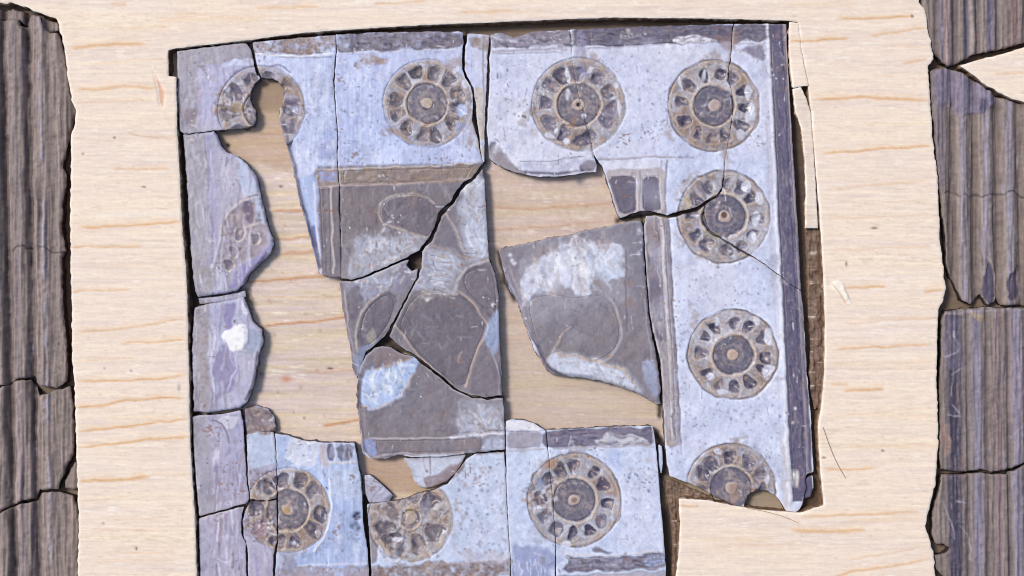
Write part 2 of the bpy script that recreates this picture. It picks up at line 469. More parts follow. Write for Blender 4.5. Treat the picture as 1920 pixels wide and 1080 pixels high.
ST.poly([(690, 622), (700, 612), (706, 630), (700, 645), (688, 642)], (165, 160, 150), .7, 3, 2)
# F13
ST.poly([(675, 700), (712, 692), (750, 680), (778, 668), (786, 685), (765, 725), (752, 745), (720, 762), (690, 772), (674, 756)], (176, 196, 228), .97, 3.5, 4, .8)
ST.poly([(690, 705), (740, 695), (740, 730), (700, 745)], (215, 225, 238), .6, 8, 8, mott=.4)
ST.line([(676, 762), (700, 768), (730, 755), (755, 740), (775, 705)], 3, (205, 180, 160), .7, .8, 2.5)
ST.poly([(690, 662), (735, 655), (770, 668), (740, 688), (700, 690)], (140, 122, 122), .7, 4, 4)
ST.line([(700, 694), (740, 684), (770, 672)], 2.5, (180, 160, 140), .7, .5)
ST.poly([(868, 762), (900, 755), (944, 765), (946, 815), (850, 818), (858, 790)], (190, 194, 210), .9, 14.0, 6, .3, mott=.3)  # painted sheen at the lower right
ST.spots([(860, 760), (940, 765), (940, 810), (860, 810)], 40, 1.2, 3.2, (150, 118, 100), .7, -.5, seed=12)
ST.line([(845, 728), (870, 740), (905, 748), (940, 748)], 3, (190, 186, 195), .7, .5)
ST.line([(690, 823), (780, 822), (850, 820)], 1.8, (195, 188, 190), .75, .6)
ST.line([(846, 820), (900, 815), (946, 812)], 3, (220, 218, 228), .9, 1)
ST.line([(846, 812), (946, 806)], 1.5, (100, 95, 110), .7, -1)
ST.poly([(678, 825), (702, 825), (706, 855), (682, 852)], (142, 156, 200), .85, 4, 3)
ST.poly([(905, 822), (944, 818), (944, 842), (905, 846)], (185, 192, 215), .8, 4, 3)
ST.poly([(848, 824), (895, 822), (895, 846), (850, 850)], (150, 136, 134), .6, 3, 3)
ST.line([(700, 857), (745, 850), (800, 852), (870, 848)], 2.2, (180, 172, 178), .8)
# F10
ST.poly([(960, 580), (965, 500), (1000, 455), (1170, 435), (1180, 560), (1000, 600)], (164, 160, 170), .75, 22, 8)  # grey fall-off round the painted sheen
ST.poly([(985, 562), (990, 520), (1012, 482), (1058, 458), (1120, 447), (1162, 456), (1158, 528), (1120, 534), (1100, 552), (1080, 538), (1060, 524), (1040, 546), (1004, 548)], (206, 211, 228), .92, 6, 9, .7)  # bright sheen painted along the top
ST.line([(1098, 452), (1088, 500), (1094, 545)], 9, (186, 176, 172), .55, 0, 3)
ST.poly([(1000, 470), (1060, 452), (1110, 448), (1100, 462), (1050, 475), (1010, 490)], (158, 142, 140), .6, 4, 6, mott=.5)
ST.poly([(1095, 470), (1150, 465), (1155, 525), (1110, 520)], (176, 196, 226), .6, 8, 6)
ST.poly([(1108, 450), (1140, 446), (1135, 470), (1115, 470)], (185, 150, 135), .5, 5, 5)
ST.poly([(938, 470), (975, 462), (985, 480), (970, 510), (962, 540), (945, 510)], (140, 132, 142), .8, 3, 4)
ST.line([(955, 500), (965, 530), (985, 560)], 3, (180, 165, 170), .6, .5)
ST.spots([(945, 475), (965, 475), (965, 495), (945, 495)], 4, 3, 5, WH, .8, seed=2)
ST.line([(1112, 546), (1135, 550), (1155, 575), (1167, 610), (1166, 640), (1152, 662), (1130, 680), (1110, 688)], 3.6, (172, 164, 168), .9, .9)
ST.line([(1072, 610), (1058, 622), (1046, 645), (1034, 668), (1026, 682)], 3.2, (172, 156, 150), .85, .8)
ST.poly([(1022, 682), (1040, 662), (1060, 660), (1100, 676), (1150, 684), (1180, 705), (1205, 738), (1188, 732), (1150, 718), (1110, 710), (1060, 704), (1036, 698)], (205, 212, 228), .9, 9.6, 3, .4)  # strip of sheen painted along the lower edge
ST.line([(1048, 662), (1075, 668), (1110, 678), (1150, 686), (1175, 700), (1190, 725)], 3.4, (200, 180, 158), .8, .8, 2)
ST.line([(1173, 470), (1175, 560), (1176, 620)], 2, (110, 100, 112), .7, -.8)
ST.line([(1208, 560), (1216, 630), (1226, 690)], 2.5, (165, 160, 172), .7, .5)
ST.poly([(1203, 682), (1215, 672), (1232, 680), (1234, 745), (1222, 742), (1206, 715)], (165, 172, 198), .85, 4, 3)
ST.spots([(1190, 425), (1215, 420), (1220, 500), (1200, 500)], 14, 2, 4.5, (205, 210, 228), .8, seed=13)
ST.poly([(1060, 615), (1090, 610), (1100, 640), (1070, 650)], (150, 146, 155), .5, 8, 5)
# F4, F5, top rim
ST.poly([(876, 60), (922, 62), (920, 95), (878, 95)], (150, 128, 112), .8, 3, 4, -.5, mott=.3)
ST.line([(906, 80), (908, 180), (905, 260)], 2.4, (150, 130, 122), .7, -.5)
ST.poly([(886, 170), (905, 165), (908, 300), (898, 290), (893, 225)], (196, 184, 168), .8, 3, 3)
ST.poly([(921, 60), (1072, 54), (1072, 84), (921, 90)], (142, 134, 146), .92, 2, 3, -1, mott=.2)
ST.line([(922, 96), (985, 93), (1060, 92)], 3.5, (172, 164, 172), .8, .8)
ST.line([(924, 100), (1055, 98)], 1.2, (120, 115, 135), .6, -.6)
ST.poly([(1072, 50), (1475, 42), (1475, 76), (1300, 80), (1160, 88), (1110, 84), (1075, 90)], (108, 101, 118), .95, 2, 2, -1.2)
ST.poly([(1074, 55), (1100, 54), (1102, 100), (1092, 140), (1078, 150)], (150, 146, 170), .7, 4, 4)
ST.line([(1102, 90), (1180, 88), (1300, 80), (1440, 76)], 2.4, (150, 140, 155), .7, .8)
ST.line([(1150, 86), (1300, 78), (1345, 76)], 1.4, (70, 62, 80), .8, -1)
ST.poly([(1262, 70), (1300, 66), (1345, 72), (1342, 79), (1264, 80)], (225, 222, 232), .9, 2, 2, .5)
ST.spots([(1160, 55), (1210, 55), (1210, 75), (1160, 75)], 22, 1.2, 3, (195, 185, 178), .8, seed=14)
ST.spots([(1080, 50), (1470, 46), (1470, 76), (1080, 84)], 160, .9, 2.2, (72, 64, 84), .6, seed=15)
ST.spots([(1080, 50), (1470, 46), (1470, 76), (1080, 84)], 120, .8, 1.8, (160, 152, 165), .5, seed=16)
ST.poly([(1340, 60), (1380, 50), (1375, 95), (1345, 75)], (148, 122, 115), .7, 4, 5)
# scratches top right
ST.poly([(1378, 92), (1430, 80), (1438, 118), (1415, 112), (1385, 95)], (128, 120, 138), .85, 4, 3, mott=.1)
ST.line([(1385, 96), (1405, 106), (1430, 128)], 6, (222, 222, 235), .7, .5)
ST.line([(1380, 82), (1435, 82)], 2, (175, 165, 175), .7)
for k in range(16):
    x = 1405 + random.random() * 55; y = 55 + random.random() * 60
    ST.line([(x, y), (x + random.uniform(-14, 14), y + random.uniform(8, 34))], 1, (165, 158, 172), .6, .3)
# F5 chipped lower left
ST.poly([(918, 262), (940, 285), (968, 310), (990, 330), (915, 335), (912, 290)], (150, 142, 148), .95, 3, 4, -5)
ST.line([(920, 262), (945, 285), (975, 318)], 2, (215, 212, 220), .8, .5)
ST.line([(975, 303), (1040, 301), (1095, 294)], 1.4, (130, 122, 138), .7, -.7)
ST.poly([(975, 306), (1040, 304), (1110, 298), (1118, 318), (1070, 325), (1000, 328)], (190, 190, 210), .8, 3, 4, -1.5, mott=.3)
ST.poly([(1085, 312), (1100, 300), (1118, 300), (1118, 325), (1090, 325)], (120, 110, 120), .8, 3, 3)
# F6 window panels
ST.line([(1120, 299), (1180, 297), (1240, 293), (1300, 296)], 3, (165, 155, 160), .8, -.8)
ST.poly([(1128, 306), (1200, 302), (1240, 304), (1240, 320), (1180, 316), (1135, 322)], (215, 215, 228), .85, 2.5, 3)
ST.poly([(1135, 318), (1246, 314), (1250, 405), (1160, 412)], (188, 178, 180), .9, 2, 1.5)
ST.poly([(1140, 332), (1192, 330), (1194, 400), (1164, 404)], (108, 100, 115), .95, 2, 1, -1.5)
ST.poly([(1205, 330), (1236, 330), (1239, 398), (1206, 396)], (110, 102, 118), .95, 2, 1, -1.5)
ST.line([(1200, 320), (1199, 400)], 2, (150, 130, 120), .7, .5)
ST.line([(1250, 300), (1247, 400)], 2.4, (140, 128, 135), .8, -.8)
ST.line([(1241, 300), (1241, 400)], 2, (185, 172, 165), .7)
# F8 inner moulding (left edge)
ST.poly([(1204, 400), (1252, 400), (1278, 833), (1250, 840), (1222, 640)], (150, 140, 148), .92, 2, 1.5)
ST.poly([(1212, 415), (1232, 410), (1246, 640), (1232, 640), (1218, 560)], (122, 113, 128), .85, 3, 1.5, -1)
ST.poly([(1206, 410), (1232, 408), (1228, 480), (1212, 480)], (165, 148, 145), .6, 4, 4)
ST.line([(1240, 405), (1250, 560), (1258, 680), (1262, 830)], 5, (205, 198, 200), .9, 1.4)
ST.line([(1231, 405), (1242, 560), (1248, 640)], 1.6, (105, 96, 108), .7, -.6)
ST.poly([(1236, 640), (1268, 640), (1274, 830), (1248, 838), (1240, 760)], (178, 170, 172), .75, 4, 4, mott=.3)
ST.line([(1254, 405), (1262, 560), (1271, 700), (1277, 832)], 2.2, (100, 90, 105), .9, -1.4, brk=.25)
ST.line([(1250, 833), (1277, 834)], 2, (185, 165, 140), .8, -.5)
ST.line([(1276, 834), (1276, 850)], 1.6, (165, 150, 140), .7, -.5)
# right rim
def rimx(y, a, b):
    return a + (b - a) * (y - 60) / 860.
rim_in, rim_out = (1442, 1485), (1478, 1526)
yy_ = list(range(40, 961, 60))
ST.poly([(rimx(y, *rim_in), y) for y in yy_] + [(rimx(y, *rim_out), y) for y in yy_[::-1]], (100, 93, 116), .97, 1.5, .8, -1.5, sm=0)
ST.line([(rimx(y, 1476, 1520) - 2, y) for y in yy_ if y < 930], 4.5, (150, 140, 148), .8, 1.8, .8)
ST.line([(rimx(y, 1469, 1512) - 2, y) for y in yy_ if y < 930], 1.5, (72, 64, 84), .7, -.8, .8)
ST.line([(rimx(y, 1440, 1480), y) for y in yy_], 4, (218, 216, 226), .85, 1.5, 1.0)
ST.line([(rimx(y, 1446, 1488), y) for y in yy_], 1.6, (128, 116, 122), .6, -.5, 1.0)
ST.line([(rimx(y, 1430, 1468), y) for y in yy_ if y > 200], 2.0, (200, 190, 190), .5, -.5, 1.0)
ST.spots([(1450, 80), (1470, 80), (1512, 900), (1488, 900)], 260, .9, 2.4, (150, 142, 158), .55, seed=17, asp=2)
ST.spots([(1450, 80), (1470, 80), (1512, 900), (1488, 900)], 200, .9, 2.4, (66, 58, 82), .6, seed=18, asp=2)
ST.poly([(1468, 815), (1474, 812), (1480, 900), (1484, 960), (1474, 950)], (225, 222, 228), .8, 2, 2)
ST.spots([(1485, 885), (1495, 885), (1495, 915), (1485, 915)], 5, 3, 4, (230, 225, 220), .9, seed=22, asp=2)
ST.poly([(1430, 110), (1445, 105), (1452, 420), (1462, 560), (1448, 560), (1440, 420)], (188, 184, 200), .5, 4, 4)
ST.poly([(1466, 835), (1476, 830), (1478, 950), (1468, 940)], (196, 190, 190), .6, 4, 3)
# crack staining
ST.line([(1377, 48), (1373, 100), (1369, 150), (1376, 200), (1370, 250), (1362, 300), (1358, 350)], 8, (160, 140, 130), .5, 0, 3)
ST.line([(1400, 478), (1440, 500), (1475, 530)], 5, (190, 180, 180), .5, .4, 3)
for c_ in ([(1252, 150), (1290, 150), (1290, 300), (1252, 300)], [(1262, 480), (1450, 500), (1450, 580), (1270, 580)],
           [(1260, 600), (1290, 600), (1290, 880), (1262, 880)], [(1290, 740), (1460, 740), (1460, 840), (1290, 840)],
           [(1110, 100), (1250, 100), (1250, 290), (1180, 290)], [(922, 110), (1000, 110), (1000, 290), (922, 290)]):
    ST.spots(c_, 60, .9, 2.4, (115, 108, 125), .7, -.7, seed=int(c_[0][0] + c_[0][1]))
    ST.spots(c_, 30, 3, 9, (188, 196, 225), .35, 0, seed=int(c_[0][0] * 2 + c_[0][1]))
ST.spots([(1180, 300), (1180, 80), (1440, 80), (1440, 950), (1290, 950)], 90, 8, 26, (216, 220, 238), .35, seed=31)
ST.spots([(1180, 300), (1180, 80), (1440, 80), (1440, 950), (1290, 950)], 60, 5, 16, (190, 192, 218), .4, seed=32)

# left column pieces
ST.poly([(338, 252), (385, 250), (400, 555), (360, 560)], (172, 168, 176), .8, 6, 3)
ST.spots([(343, 255), (385, 250), (400, 550), (365, 550)], 200, 1.2, 4, (148, 140, 145), .5, seed=40, asp=2)
ST.poly([(385, 255), (400, 255), (412, 400), (408, 500), (392, 500)], (166, 160, 196), .6, 8, 4)
ST.line([(384, 262), (388, 330), (392, 400), (395, 480)], 1.8, (175, 170, 185), .6, .6, 2)
ST.line([(384, 255), (386, 300)], 1.6, (110, 98, 110), .7, -.8, 2)
ST.poly([(440, 292), (462, 312), (482, 345), (486, 372), (462, 372), (442, 345)], (188, 202, 226), .85, 4, 5, mott=.2)
ST.line([(484, 366), (466, 370), (455, 378)], 1.6, (80, 72, 90), .8, -1)
ST.poly([(425, 400), (450, 375), (484, 372), (498, 420), (508, 458), (480, 485), (440, 500), (412, 505), (405, 470)], (158, 144, 150), .8, 4, 6, -.5, mott=.25)
ST.poly([(456, 380), (475, 378), (480, 412), (470, 420), (456, 405)], (112, 98, 118), .85, 3, 2, -1.5)
ST.poly([(478, 372), (487, 372), (498, 420), (486, 420)], (185, 196, 220), .8, 3, 2)
ST.poly([(440, 505), (470, 490), (512, 455), (500, 485), (470, 512), (455, 530), (425, 545)], (150, 142, 190), .85, 4, 3)
for c_ in ([(438, 432), (452, 424), (462, 436), (456, 452), (440, 452)], [(428, 462), (442, 460), (448, 478), (434, 488)], [(470, 440), (486, 436), (490, 454), (474, 462)], [(418, 486), (432, 484), (440, 500), (424, 512)]):
    ST.poly(c_, (118, 108, 124), .8, 2, 2, -2); ST.line(c_ + c_[:1], 2.2, (206, 196, 190), .7, .8)
ST.line([(472, 372), (448, 380), (428, 400), (414, 432), (408, 468), (400, 502)], 3, (206, 198, 200), .75, 1)
ST.line([(484, 420), (462, 424), (448, 438)], 2.5, (210, 196, 184), .7, .8)
ST.spots([(420, 385), (480, 380), (500, 450), (450, 500), (410, 500)], 90, 1.2, 4, (120, 104, 112), .7, -.8, seed=41)
ST.spots([(420, 385), (480, 380), (500, 450), (450, 500), (410, 500)], 50, 1.5, 4, (205, 192, 178), .7, seed=42)
ST.line([(405, 470), (402, 500), (412, 520)], 3, (205, 200, 200), .7)
ST.poly([(362, 565), (392, 563), (394, 772), (362, 772)], (168, 160, 162), .8, 6, 3)
ST.spots([(362, 570), (392, 570), (392, 770), (362, 770)], 120, 1.2, 3.5, (140, 125, 120), .55, seed=43)
ST.line([(398, 610), (402, 680), (400, 750)], 4, (206, 202, 222), .75, .6, 3)
ST.poly([(418, 572), (436, 570), (432, 620), (418, 625)], (140, 132, 175), .8, 3, 3)
ST.poly([(418, 625), (432, 618), (445, 608), (462, 612), (458, 650), (446, 656), (436, 662), (428, 655)], (244, 245, 251), 1, 3.6, 3, .8, .3)
ST.poly([(410, 650), (445, 665), (440, 730), (405, 755), (404, 700)], (142, 132, 172), .75, 5, 5, -.6)
ST.line([(445, 660), (438, 700), (425, 730)], 3, (205, 202, 228), .7, .5, 3)
ST.poly([(465, 612), (488, 622), (490, 645), (478, 665), (460, 660)], (160, 172, 195), .85, 3, 3)
ST.poly([(452, 560), (462, 575), (466, 590), (450, 585)], (225, 222, 232), .8, 3, 3)
for k in range(110):
    x = R0.uniform(362, 470); y = R0.uniform(255, 760)
    ST.line([(x, y), (x + R0.uniform(-3, 5), y + R0.uniform(10, 25)), (x + R0.uniform(-6, 8), y + R0.uniform(30, 70))], R0.uniform(1.4, 4.4), R0.choice([(214, 210, 228), (196, 188, 212), (134, 124, 152), (172, 160, 164), (208, 206, 222), (142, 130, 134)]), R0.uniform(.25, .55), R0.choice([-.4, .3]), 1.4)
# lower left column
ST.poly([(362, 780), (392, 780), (400, 965), (375, 968)], (168, 164, 174), .8, 6, 3)
ST.line([(400, 800), (404, 880), (402, 955)], 2, (185, 170, 165), .7, .5, 2)
ST.poly([(408, 782), (450, 778), (440, 800), (425, 808)], (210, 208, 222), .85, 2, 2)
ST.line([(396, 790), (412, 790), (424, 808), (432, 830)], 1.8, (110, 96, 110), .8, -1)
for k in range(60):
    x = 402 + random.random() * 52; y = 810 + random.random() * 290
    ST.line([(x, y), (x + random.uniform(-5, 5), y + random.uniform(20, 60))], random.uniform(1.4, 4.2), random.choice([(214, 208, 226), (190, 182, 205), (142, 130, 160), (176, 160, 165)]), .6, random.choice([-.5, .5]))
ST.spots([(365, 790), (455, 790), (460, 1150), (375, 1150)], 200, 1.2, 3.4, (150, 140, 148), .45, seed=44, asp=2.5)
# bottom left rosette pieces surroundings
ST.poly([(462, 808), (518, 808), (520, 870), (470, 880)], (190, 205, 228), .9, 3, 2)
ST.poly([(458, 762), (505, 765), (515, 812), (462, 815)], (135, 118, 118), .95, 3, 3, mott=0)
ST.poly([(545, 818), (600, 828), (596, 862), (580, 880), (560, 868), (530, 862)], (208, 214, 228), .8, 3, 3)
ST.poly([(612, 833), (628, 833), (628, 864), (616, 864)], (98, 90, 112), .9, 1.5, 1, -1)
ST.poly([(633, 833), (664, 833), (664, 862), (633, 864)], (108, 98, 110), .9, 2, 2, -1, mott=.2)
ST.line([(612, 868), (668, 866)], 3.2, (205, 200, 205), .85, .8)
ST.line([(630, 834), (630, 866)], 2, (190, 182, 190), .8, .5)
ST.poly([(598, 832), (612, 834), (616, 876), (605, 878)], (196, 182, 182), .8, 2, 2)
ST.poly([(622, 950), (690, 945), (690, 1060), (622, 1060)], (166, 181, 216), .65, 10, 5)
ST.poly([(620, 890), (672, 880), (680, 935), (628, 935)], (200, 212, 232), .6, 8, 6)
sl = (slice(860 - Y0, 1080 - Y0), slice(600 - X0, 690 - X0))
ST.C[sl] *= (1 + .05 * N_V[sl])[..., None]
ST.spots([(658, 960), (674, 960), (674, 992), (658, 992)], 9, 2.6, 5.0, (22, 20, 26), .98, -3, seed=50)
ST.line([(560, 1062), (620, 1058), (690, 1056)], 2.6, (205, 205, 220), .8, .8)
ST.poly([(518, 1065), (700, 1060), (700, 1110), (518, 1110)], (168, 154, 160), .85, 2.5, 3, -1, mott=.3)
ST.poly([(520, 1032), (560, 1045), (560, 1062), (520, 1085)], (150, 140, 150), .7, 4, 4)
ST.line([(478, 1040), (482, 1090)], 4, (165, 155, 190), .8, .5)
ST.line([(497, 1035), (495, 1090)], 4, (185, 175, 200), .8, .5)
# bottom middle
ST.poly([(692, 945), (760, 935), (720, 1000), (700, 1060), (690, 1060)], (140, 131, 135), .85, 4, 4)
ST.line([(800, 1062), (860, 1058), (950, 1048)], 3, (205, 196, 198), .8, .8)
ST.poly([(700, 1062), (956, 1050), (960, 1120), (700, 1120)], (140, 122, 118), .88, 2.5, 4, -1, mott=.35)
ST.spots([(700, 1064), (955, 1055), (955, 1100), (700, 1100)], 120, 1.2, 3, (105, 88, 86), .6, seed=51)
ST.poly([(866, 1030), (950, 1030), (955, 1055), (868, 1058)], (190, 180, 185), .6, 5, 4, mott=.4)
ST.spots([(850, 870), (945, 860), (950, 1040), (860, 1040)], 120, 1, 3, (120, 108, 122), .7, -.6, seed=52)
ST.spots([(862, 870), (920, 868), (920, 910), (862, 910)], 26, 1.5, 4.5, (165, 128, 110), .7, -.5, seed=53)
ST.spots([(850, 950), (945, 950), (950, 1040), (850, 1040)], 16, 1.5, 4, (160, 132, 118), .6, -.5, seed=54)
ST.poly([(760, 858), (870, 852), (860, 880), (840, 905), (800, 920), (780, 908), (770, 885)], (186, 192, 208), .9, 3, 2)
ST.poly([(795, 900), (830, 885), (866, 862), (862, 880), (840, 905), (806, 916)], (150, 132, 135), .85, 3, 3, mott=.2)
ST.line([(806, 855), (806, 890)], 2, (150, 135, 140), .7, -.5)
ST.line([(792, 860), (800, 880)], 2, (175, 160, 150), .7, .5)
ST.poly([(682, 892), (735, 930), (725, 945), (690, 945)], (178, 178, 198), .95, 3, 2)
# bottom right slab
ST.poly([(948, 810), (1018, 806), (1018, 838), (950, 842)], (160, 152, 162), .85, 4, 2)
ST.poly([(948, 786), (1005, 792), (1016, 806), (950, 808)], (226, 224, 228), .9, 2, 2, 1)
ST.poly([(1018, 806), (1226, 800), (1226, 834), (1018, 840)], (122, 114, 134), .95, 2, 1.5, -1)
ST.poly([(1115, 825), (1140, 815), (1200, 815), (1222, 826), (1222, 836), (1118, 836)], (205, 205, 214), .8, 3, 3, .5)
ST.line([(1040, 841), (1140, 838), (1225, 836)], 2.4, (165, 155, 165), .7, -.6)
ST.line([(950, 846), (1020, 842)], 2.5, (180, 170, 172), .7, .5)
ST.poly([(1130, 845), (1160, 842), (1170, 880), (1150, 880)], (165, 184, 226), .7, 5, 4)
ST.poly([(958, 1020), (1038, 1025), (1040, 1110), (958, 1110)], (150, 158, 196), .85, 6, 6, -.8)
for k in range(18):
    x = 965 + random.random() * 60; y = 1045 + random.random() * 25
    ST.line([(x, y), (x + random.uniform(-3, 3), y + random.uniform(8, 20))], 1.3, (205, 212, 235), .7, .3)
ST.poly([(1060, 1046), (1250, 1036), (1254, 1066), (1060, 1074)], (118, 108, 122), .92, 2.5, 2.5, -1, mott=.15)
ST.poly([(1210, 1045), (1248, 1040), (1248, 1062), (1212, 1064)], (165, 184, 222), .85, 3, 3)
ST.line([(1060, 1040), (1150, 1040), (1245, 1032)], 3.2, (208, 205, 212), .85, .9)
ST.poly([(1040, 1080), (1130, 1075), (1255, 1070), (1255, 1120), (1040, 1120)], (175, 168, 180), .8, 2, 2, -2)
ST.poly([(1110, 1024), (1140, 1024), (1148, 1032), (1112, 1034)], (115, 105, 115), .85, 3, 3)
ST.poly([(1160, 900), (1230, 880), (1235, 1025), (1160, 1025)], (212, 214, 232), .5, 10, 6)
ST.spots([(1170, 845), (1232, 845), (1240, 1020), (1170, 1020)], 50, 1, 2.6, (135, 122, 135), .6, -.5, seed=55)
ST.spots([(1185, 855), (1225, 855), (1225, 900), (1185, 900)], 14, 1.5, 5, (185, 165, 155), .6, seed=56)
ST.poly([(950, 850), (995, 850), (985, 960), (1000, 1020), (955, 1020)], (192, 206, 232), .5, 8, 5)

RM = random.Random(77)
def mottle(pts, cols, n, ln=(8, 34), wd=(1.4, 4.5), ang=math.pi / 2, spread=.15, a=(.15, .5), zj=.25):
    """many short overlapping strokes of nearby tones: brushed wear and painted sheen on the stone"""
    P = np.asarray(pts, float); b0, b1 = P.min(0), P.max(0)
    q = np.stack([np.array([RM.uniform(b0[0], b1[0]) for _ in range(n * 2)]), np.array([RM.uniform(b0[1], b1[1]) for _ in range(n * 2)])], 1).astype(f32)
    ok = seg_sd(q[:, 0], q[:, 1], pts) < 0
    for x, y in q[ok][:n]:
        L_ = RM.uniform(*ln); t = ang + RM.gauss(0, spread); dx, dy = math.cos(t) * L_ / 2, math.sin(t) * L_ / 2
        ST.line([(x - dx, y - dy), (x + RM.uniform(-2, 2), y + RM.uniform(-2, 2)), (x + dx, y + dy)], RM.uniform(*wd), RM.choice(cols), RM.uniform(*a), RM.uniform(-zj, zj), 2.5, brk=.2, var=.08)
BL = [(218, 225, 244), (172, 184, 222), (206, 211, 234), (184, 197, 230), (152, 156, 192), (230, 232, 242)]
WP = [(220, 224, 240), (196, 201, 226), (210, 209, 227), (202, 210, 233), (190, 192, 216)]
DP = [(150, 145, 150), (108, 102, 112), (150, 140, 136), (120, 114, 124), (138, 131, 140), (98, 92, 102), (162, 158, 166)]
PT = [(236, 238, 244), (222, 226, 238), (176, 182, 206), (206, 192, 182), (150, 144, 154), (200, 208, 224), (170, 152, 142)]  # tones of the painted sheen patches
RMC = [(84, 76, 96), (136, 128, 142), (110, 102, 120), (150, 138, 136), (72, 64, 82)]
mottle([(478, 100), (628, 104), (630, 330), (560, 330), (530, 180)], BL, 150, wd=(1.6, 6), a=(.12, .42))
mottle([(636, 100), (865, 95), (900, 300), (636, 314)], BL, 240, wd=(1.6, 6), a=(.12, .42))
mottle([(920, 95), (1072, 95), (1110, 295), (920, 300)], WP, 150, wd=(3, 8), a=(.08, .32), spread=.6)
mottle([(1076, 90), (1365, 84), (1360, 295), (1115, 295)], WP, 220, wd=(3, 8), a=(.08, .32), spread=.6)
mottle([(1252, 300), (1440, 300), (1466, 940), (1280, 900)], WP, 330, wd=(3, 8), a=(.08, .32), spread=.5)
mottle([(640, 352), (860, 345), (800, 455), (690, 515), (644, 515)], DP, 170, ln=(8, 26), wd=(1.2, 3.5), spread=.3)
mottle([(800, 460), (905, 330), (935, 740), (740, 620)], DP, 170, ln=(8, 24), wd=(1.2, 4), spread=.7, a=(.12, .4))
mottle([(642, 530), (780, 495), (720, 630), (665, 700)], DP, 90, ln=(8, 24), wd=(1.2, 4), spread=.6, a=(.12, .4))
mottle([(680, 670), (760, 665), (940, 760), (940, 845), (684, 850)], DP, 180, ln=(6, 20), wd=(1.2, 4), spread=.9, a=(.12, .4))
mottle([(940, 470), (1200, 412), (1236, 750), (1030, 695)], DP, 230, ln=(6, 26), wd=(1.2, 4), spread=.5, a=(.12, .4))
mottle([(662, 505), (690, 462), (730, 448), (786, 450), (775, 476), (700, 514)], PT, 80, ln=(5, 18), wd=(1.3, 4), ang=-.5, spread=.6, a=(.15, .5))
mottle([(872, 345), (904, 332), (914, 485), (890, 490), (870, 420)], PT, 80, ln=(6, 22), wd=(1.3, 4), spread=.5, a=(.15, .5))
mottle([(794, 464), (864, 488), (850, 545), (780, 545)], PT, 70, ln=(6, 20), wd=(1.2, 3.2), ang=.15, spread=.3, a=(.15, .5))
mottle([(800, 542), (870, 545), (850, 560), (790, 562)], PT[3:], 30, ln=(6, 18), wd=(2, 5), ang=.1, a=(.2, .5))
mottle([(650, 530), (760, 495), (776, 515), (700, 552)], PT, 60, ln=(5, 16), wd=(1.3, 4), ang=-.4, spread=.6, a=(.25, .6))
mottle([(985, 562), (990, 520), (1012, 482), (1058, 458), (1120, 447), (1162, 456), (1158, 528), (1120, 534), (1100, 552), (1080, 538), (1060, 524), (1040, 546), (1004, 548)], PT, 190, ln=(8, 34), wd=(2, 7), ang=1.3, spread=.35, a=(.12, .45))
mottle([(1004, 535), (1012, 500), (1060, 470), (1120, 460), (1150, 480), (1148, 518), (1070, 525)], [(242, 244, 248), (232, 236, 246)], 40, ln=(8, 26), wd=(2, 7), ang=1.3, spread=.5, a=(.2, .55))
mottle([(1040, 665), (1150, 688), (1200, 735), (1100, 708)], PT, 80, ln=(5, 18), wd=(1.2, 3), ang=.4, a=(.15, .5))
mottle([(682, 702), (775, 676), (750, 740), (690, 765)], [(226, 236, 246), (150, 176, 226), (240, 244, 248), (170, 192, 232), (188, 206, 236)], 110, ln=(6, 24), wd=(1.5, 5), ang=1.4, spread=.5, a=(.3, .7))
mottle([(858, 765), (944, 765), (944, 814), (855, 816)], PT, 110, ln=(4, 16), wd=(1.2, 4), spread=1.0, a=(.15, .5))
mottle([(478, 70), (630, 66), (630, 98), (478, 100)], [(164, 140, 124), (124, 104, 98), (178, 158, 148), (140, 116, 104), (150, 142, 158)], 90, ln=(5, 22), wd=(1.2, 3.5), ang=.05, a=(.3, .7))
mottle([(634, 62), (866, 60), (866, 90), (634, 96)], RMC + [(156, 146, 150)], 130, ln=(5, 24), wd=(1.2, 3.5), ang=.05, a=(.25, .6))
mottle([(922, 62), (1068, 58), (1070, 88), (922, 90)], RMC + [(176, 168, 180)], 80, ln=(5, 24), wd=(1.2, 3.5), ang=.0, a=(.25, .6))
mottle([(1076, 56), (1474, 48), (1474, 76), (1110, 84)], RMC, 200, ln=(5, 28), wd=(1.1, 3), ang=-.02, a=(.25, .6))
mottle([(592, 320), (890, 310), (870, 340), (594, 348)], [(168, 146, 130), (128, 110, 100), (180, 164, 156), (140, 122, 112)], 120, ln=(6, 30), wd=(1.2, 3), ang=-.03, a=(.3, .6))
mottle([(1448, 80), (1474, 80), (1520, 900), (1488, 930)], RMC, 220, ln=(8, 40), wd=(1.1, 3), ang=1.52, spread=.05, a=(.25, .6))
mottle([(1208, 410), (1250, 408), (1278, 830), (1250, 835), (1222, 640)], [(176, 166, 168), (112, 103, 116), (196, 186, 186), (140, 130, 138), (164, 148, 140)], 120, ln=(10, 44), wd=(1.1, 3), ang=1.52, spread=.05, a=(.25, .6))
mottle([(520, 820), (680, 835), (690, 1060), (520, 1060)], BL, 170, wd=(1.6, 6), a=(.12, .42), ln=(8, 36))
mottle([(545, 820), (600, 832), (596, 862), (535, 860)], [(232, 234, 242), (214, 218, 232), (196, 186, 186)], 30, ln=(5, 16), wd=(1.5, 4), spread=1, a=(.3, .7))
mottle([(850, 858), (946, 852), (954, 1050), (830, 1050)], WP + BL[:3], 170, wd=(3, 8), a=(.08, .32), spread=.7, ln=(8, 30))
mottle([(952, 845), (1030, 845), (1038, 1020), (958, 1020)], WP + BL[:3], 90, wd=(3, 8), a=(.08, .32), spread=.4)
mottle([(1034, 842), (1228, 838), (1242, 1028), (1044, 1034)], WP + BL[:2], 190, wd=(3, 8), a=(.08, .32), spread=.7)
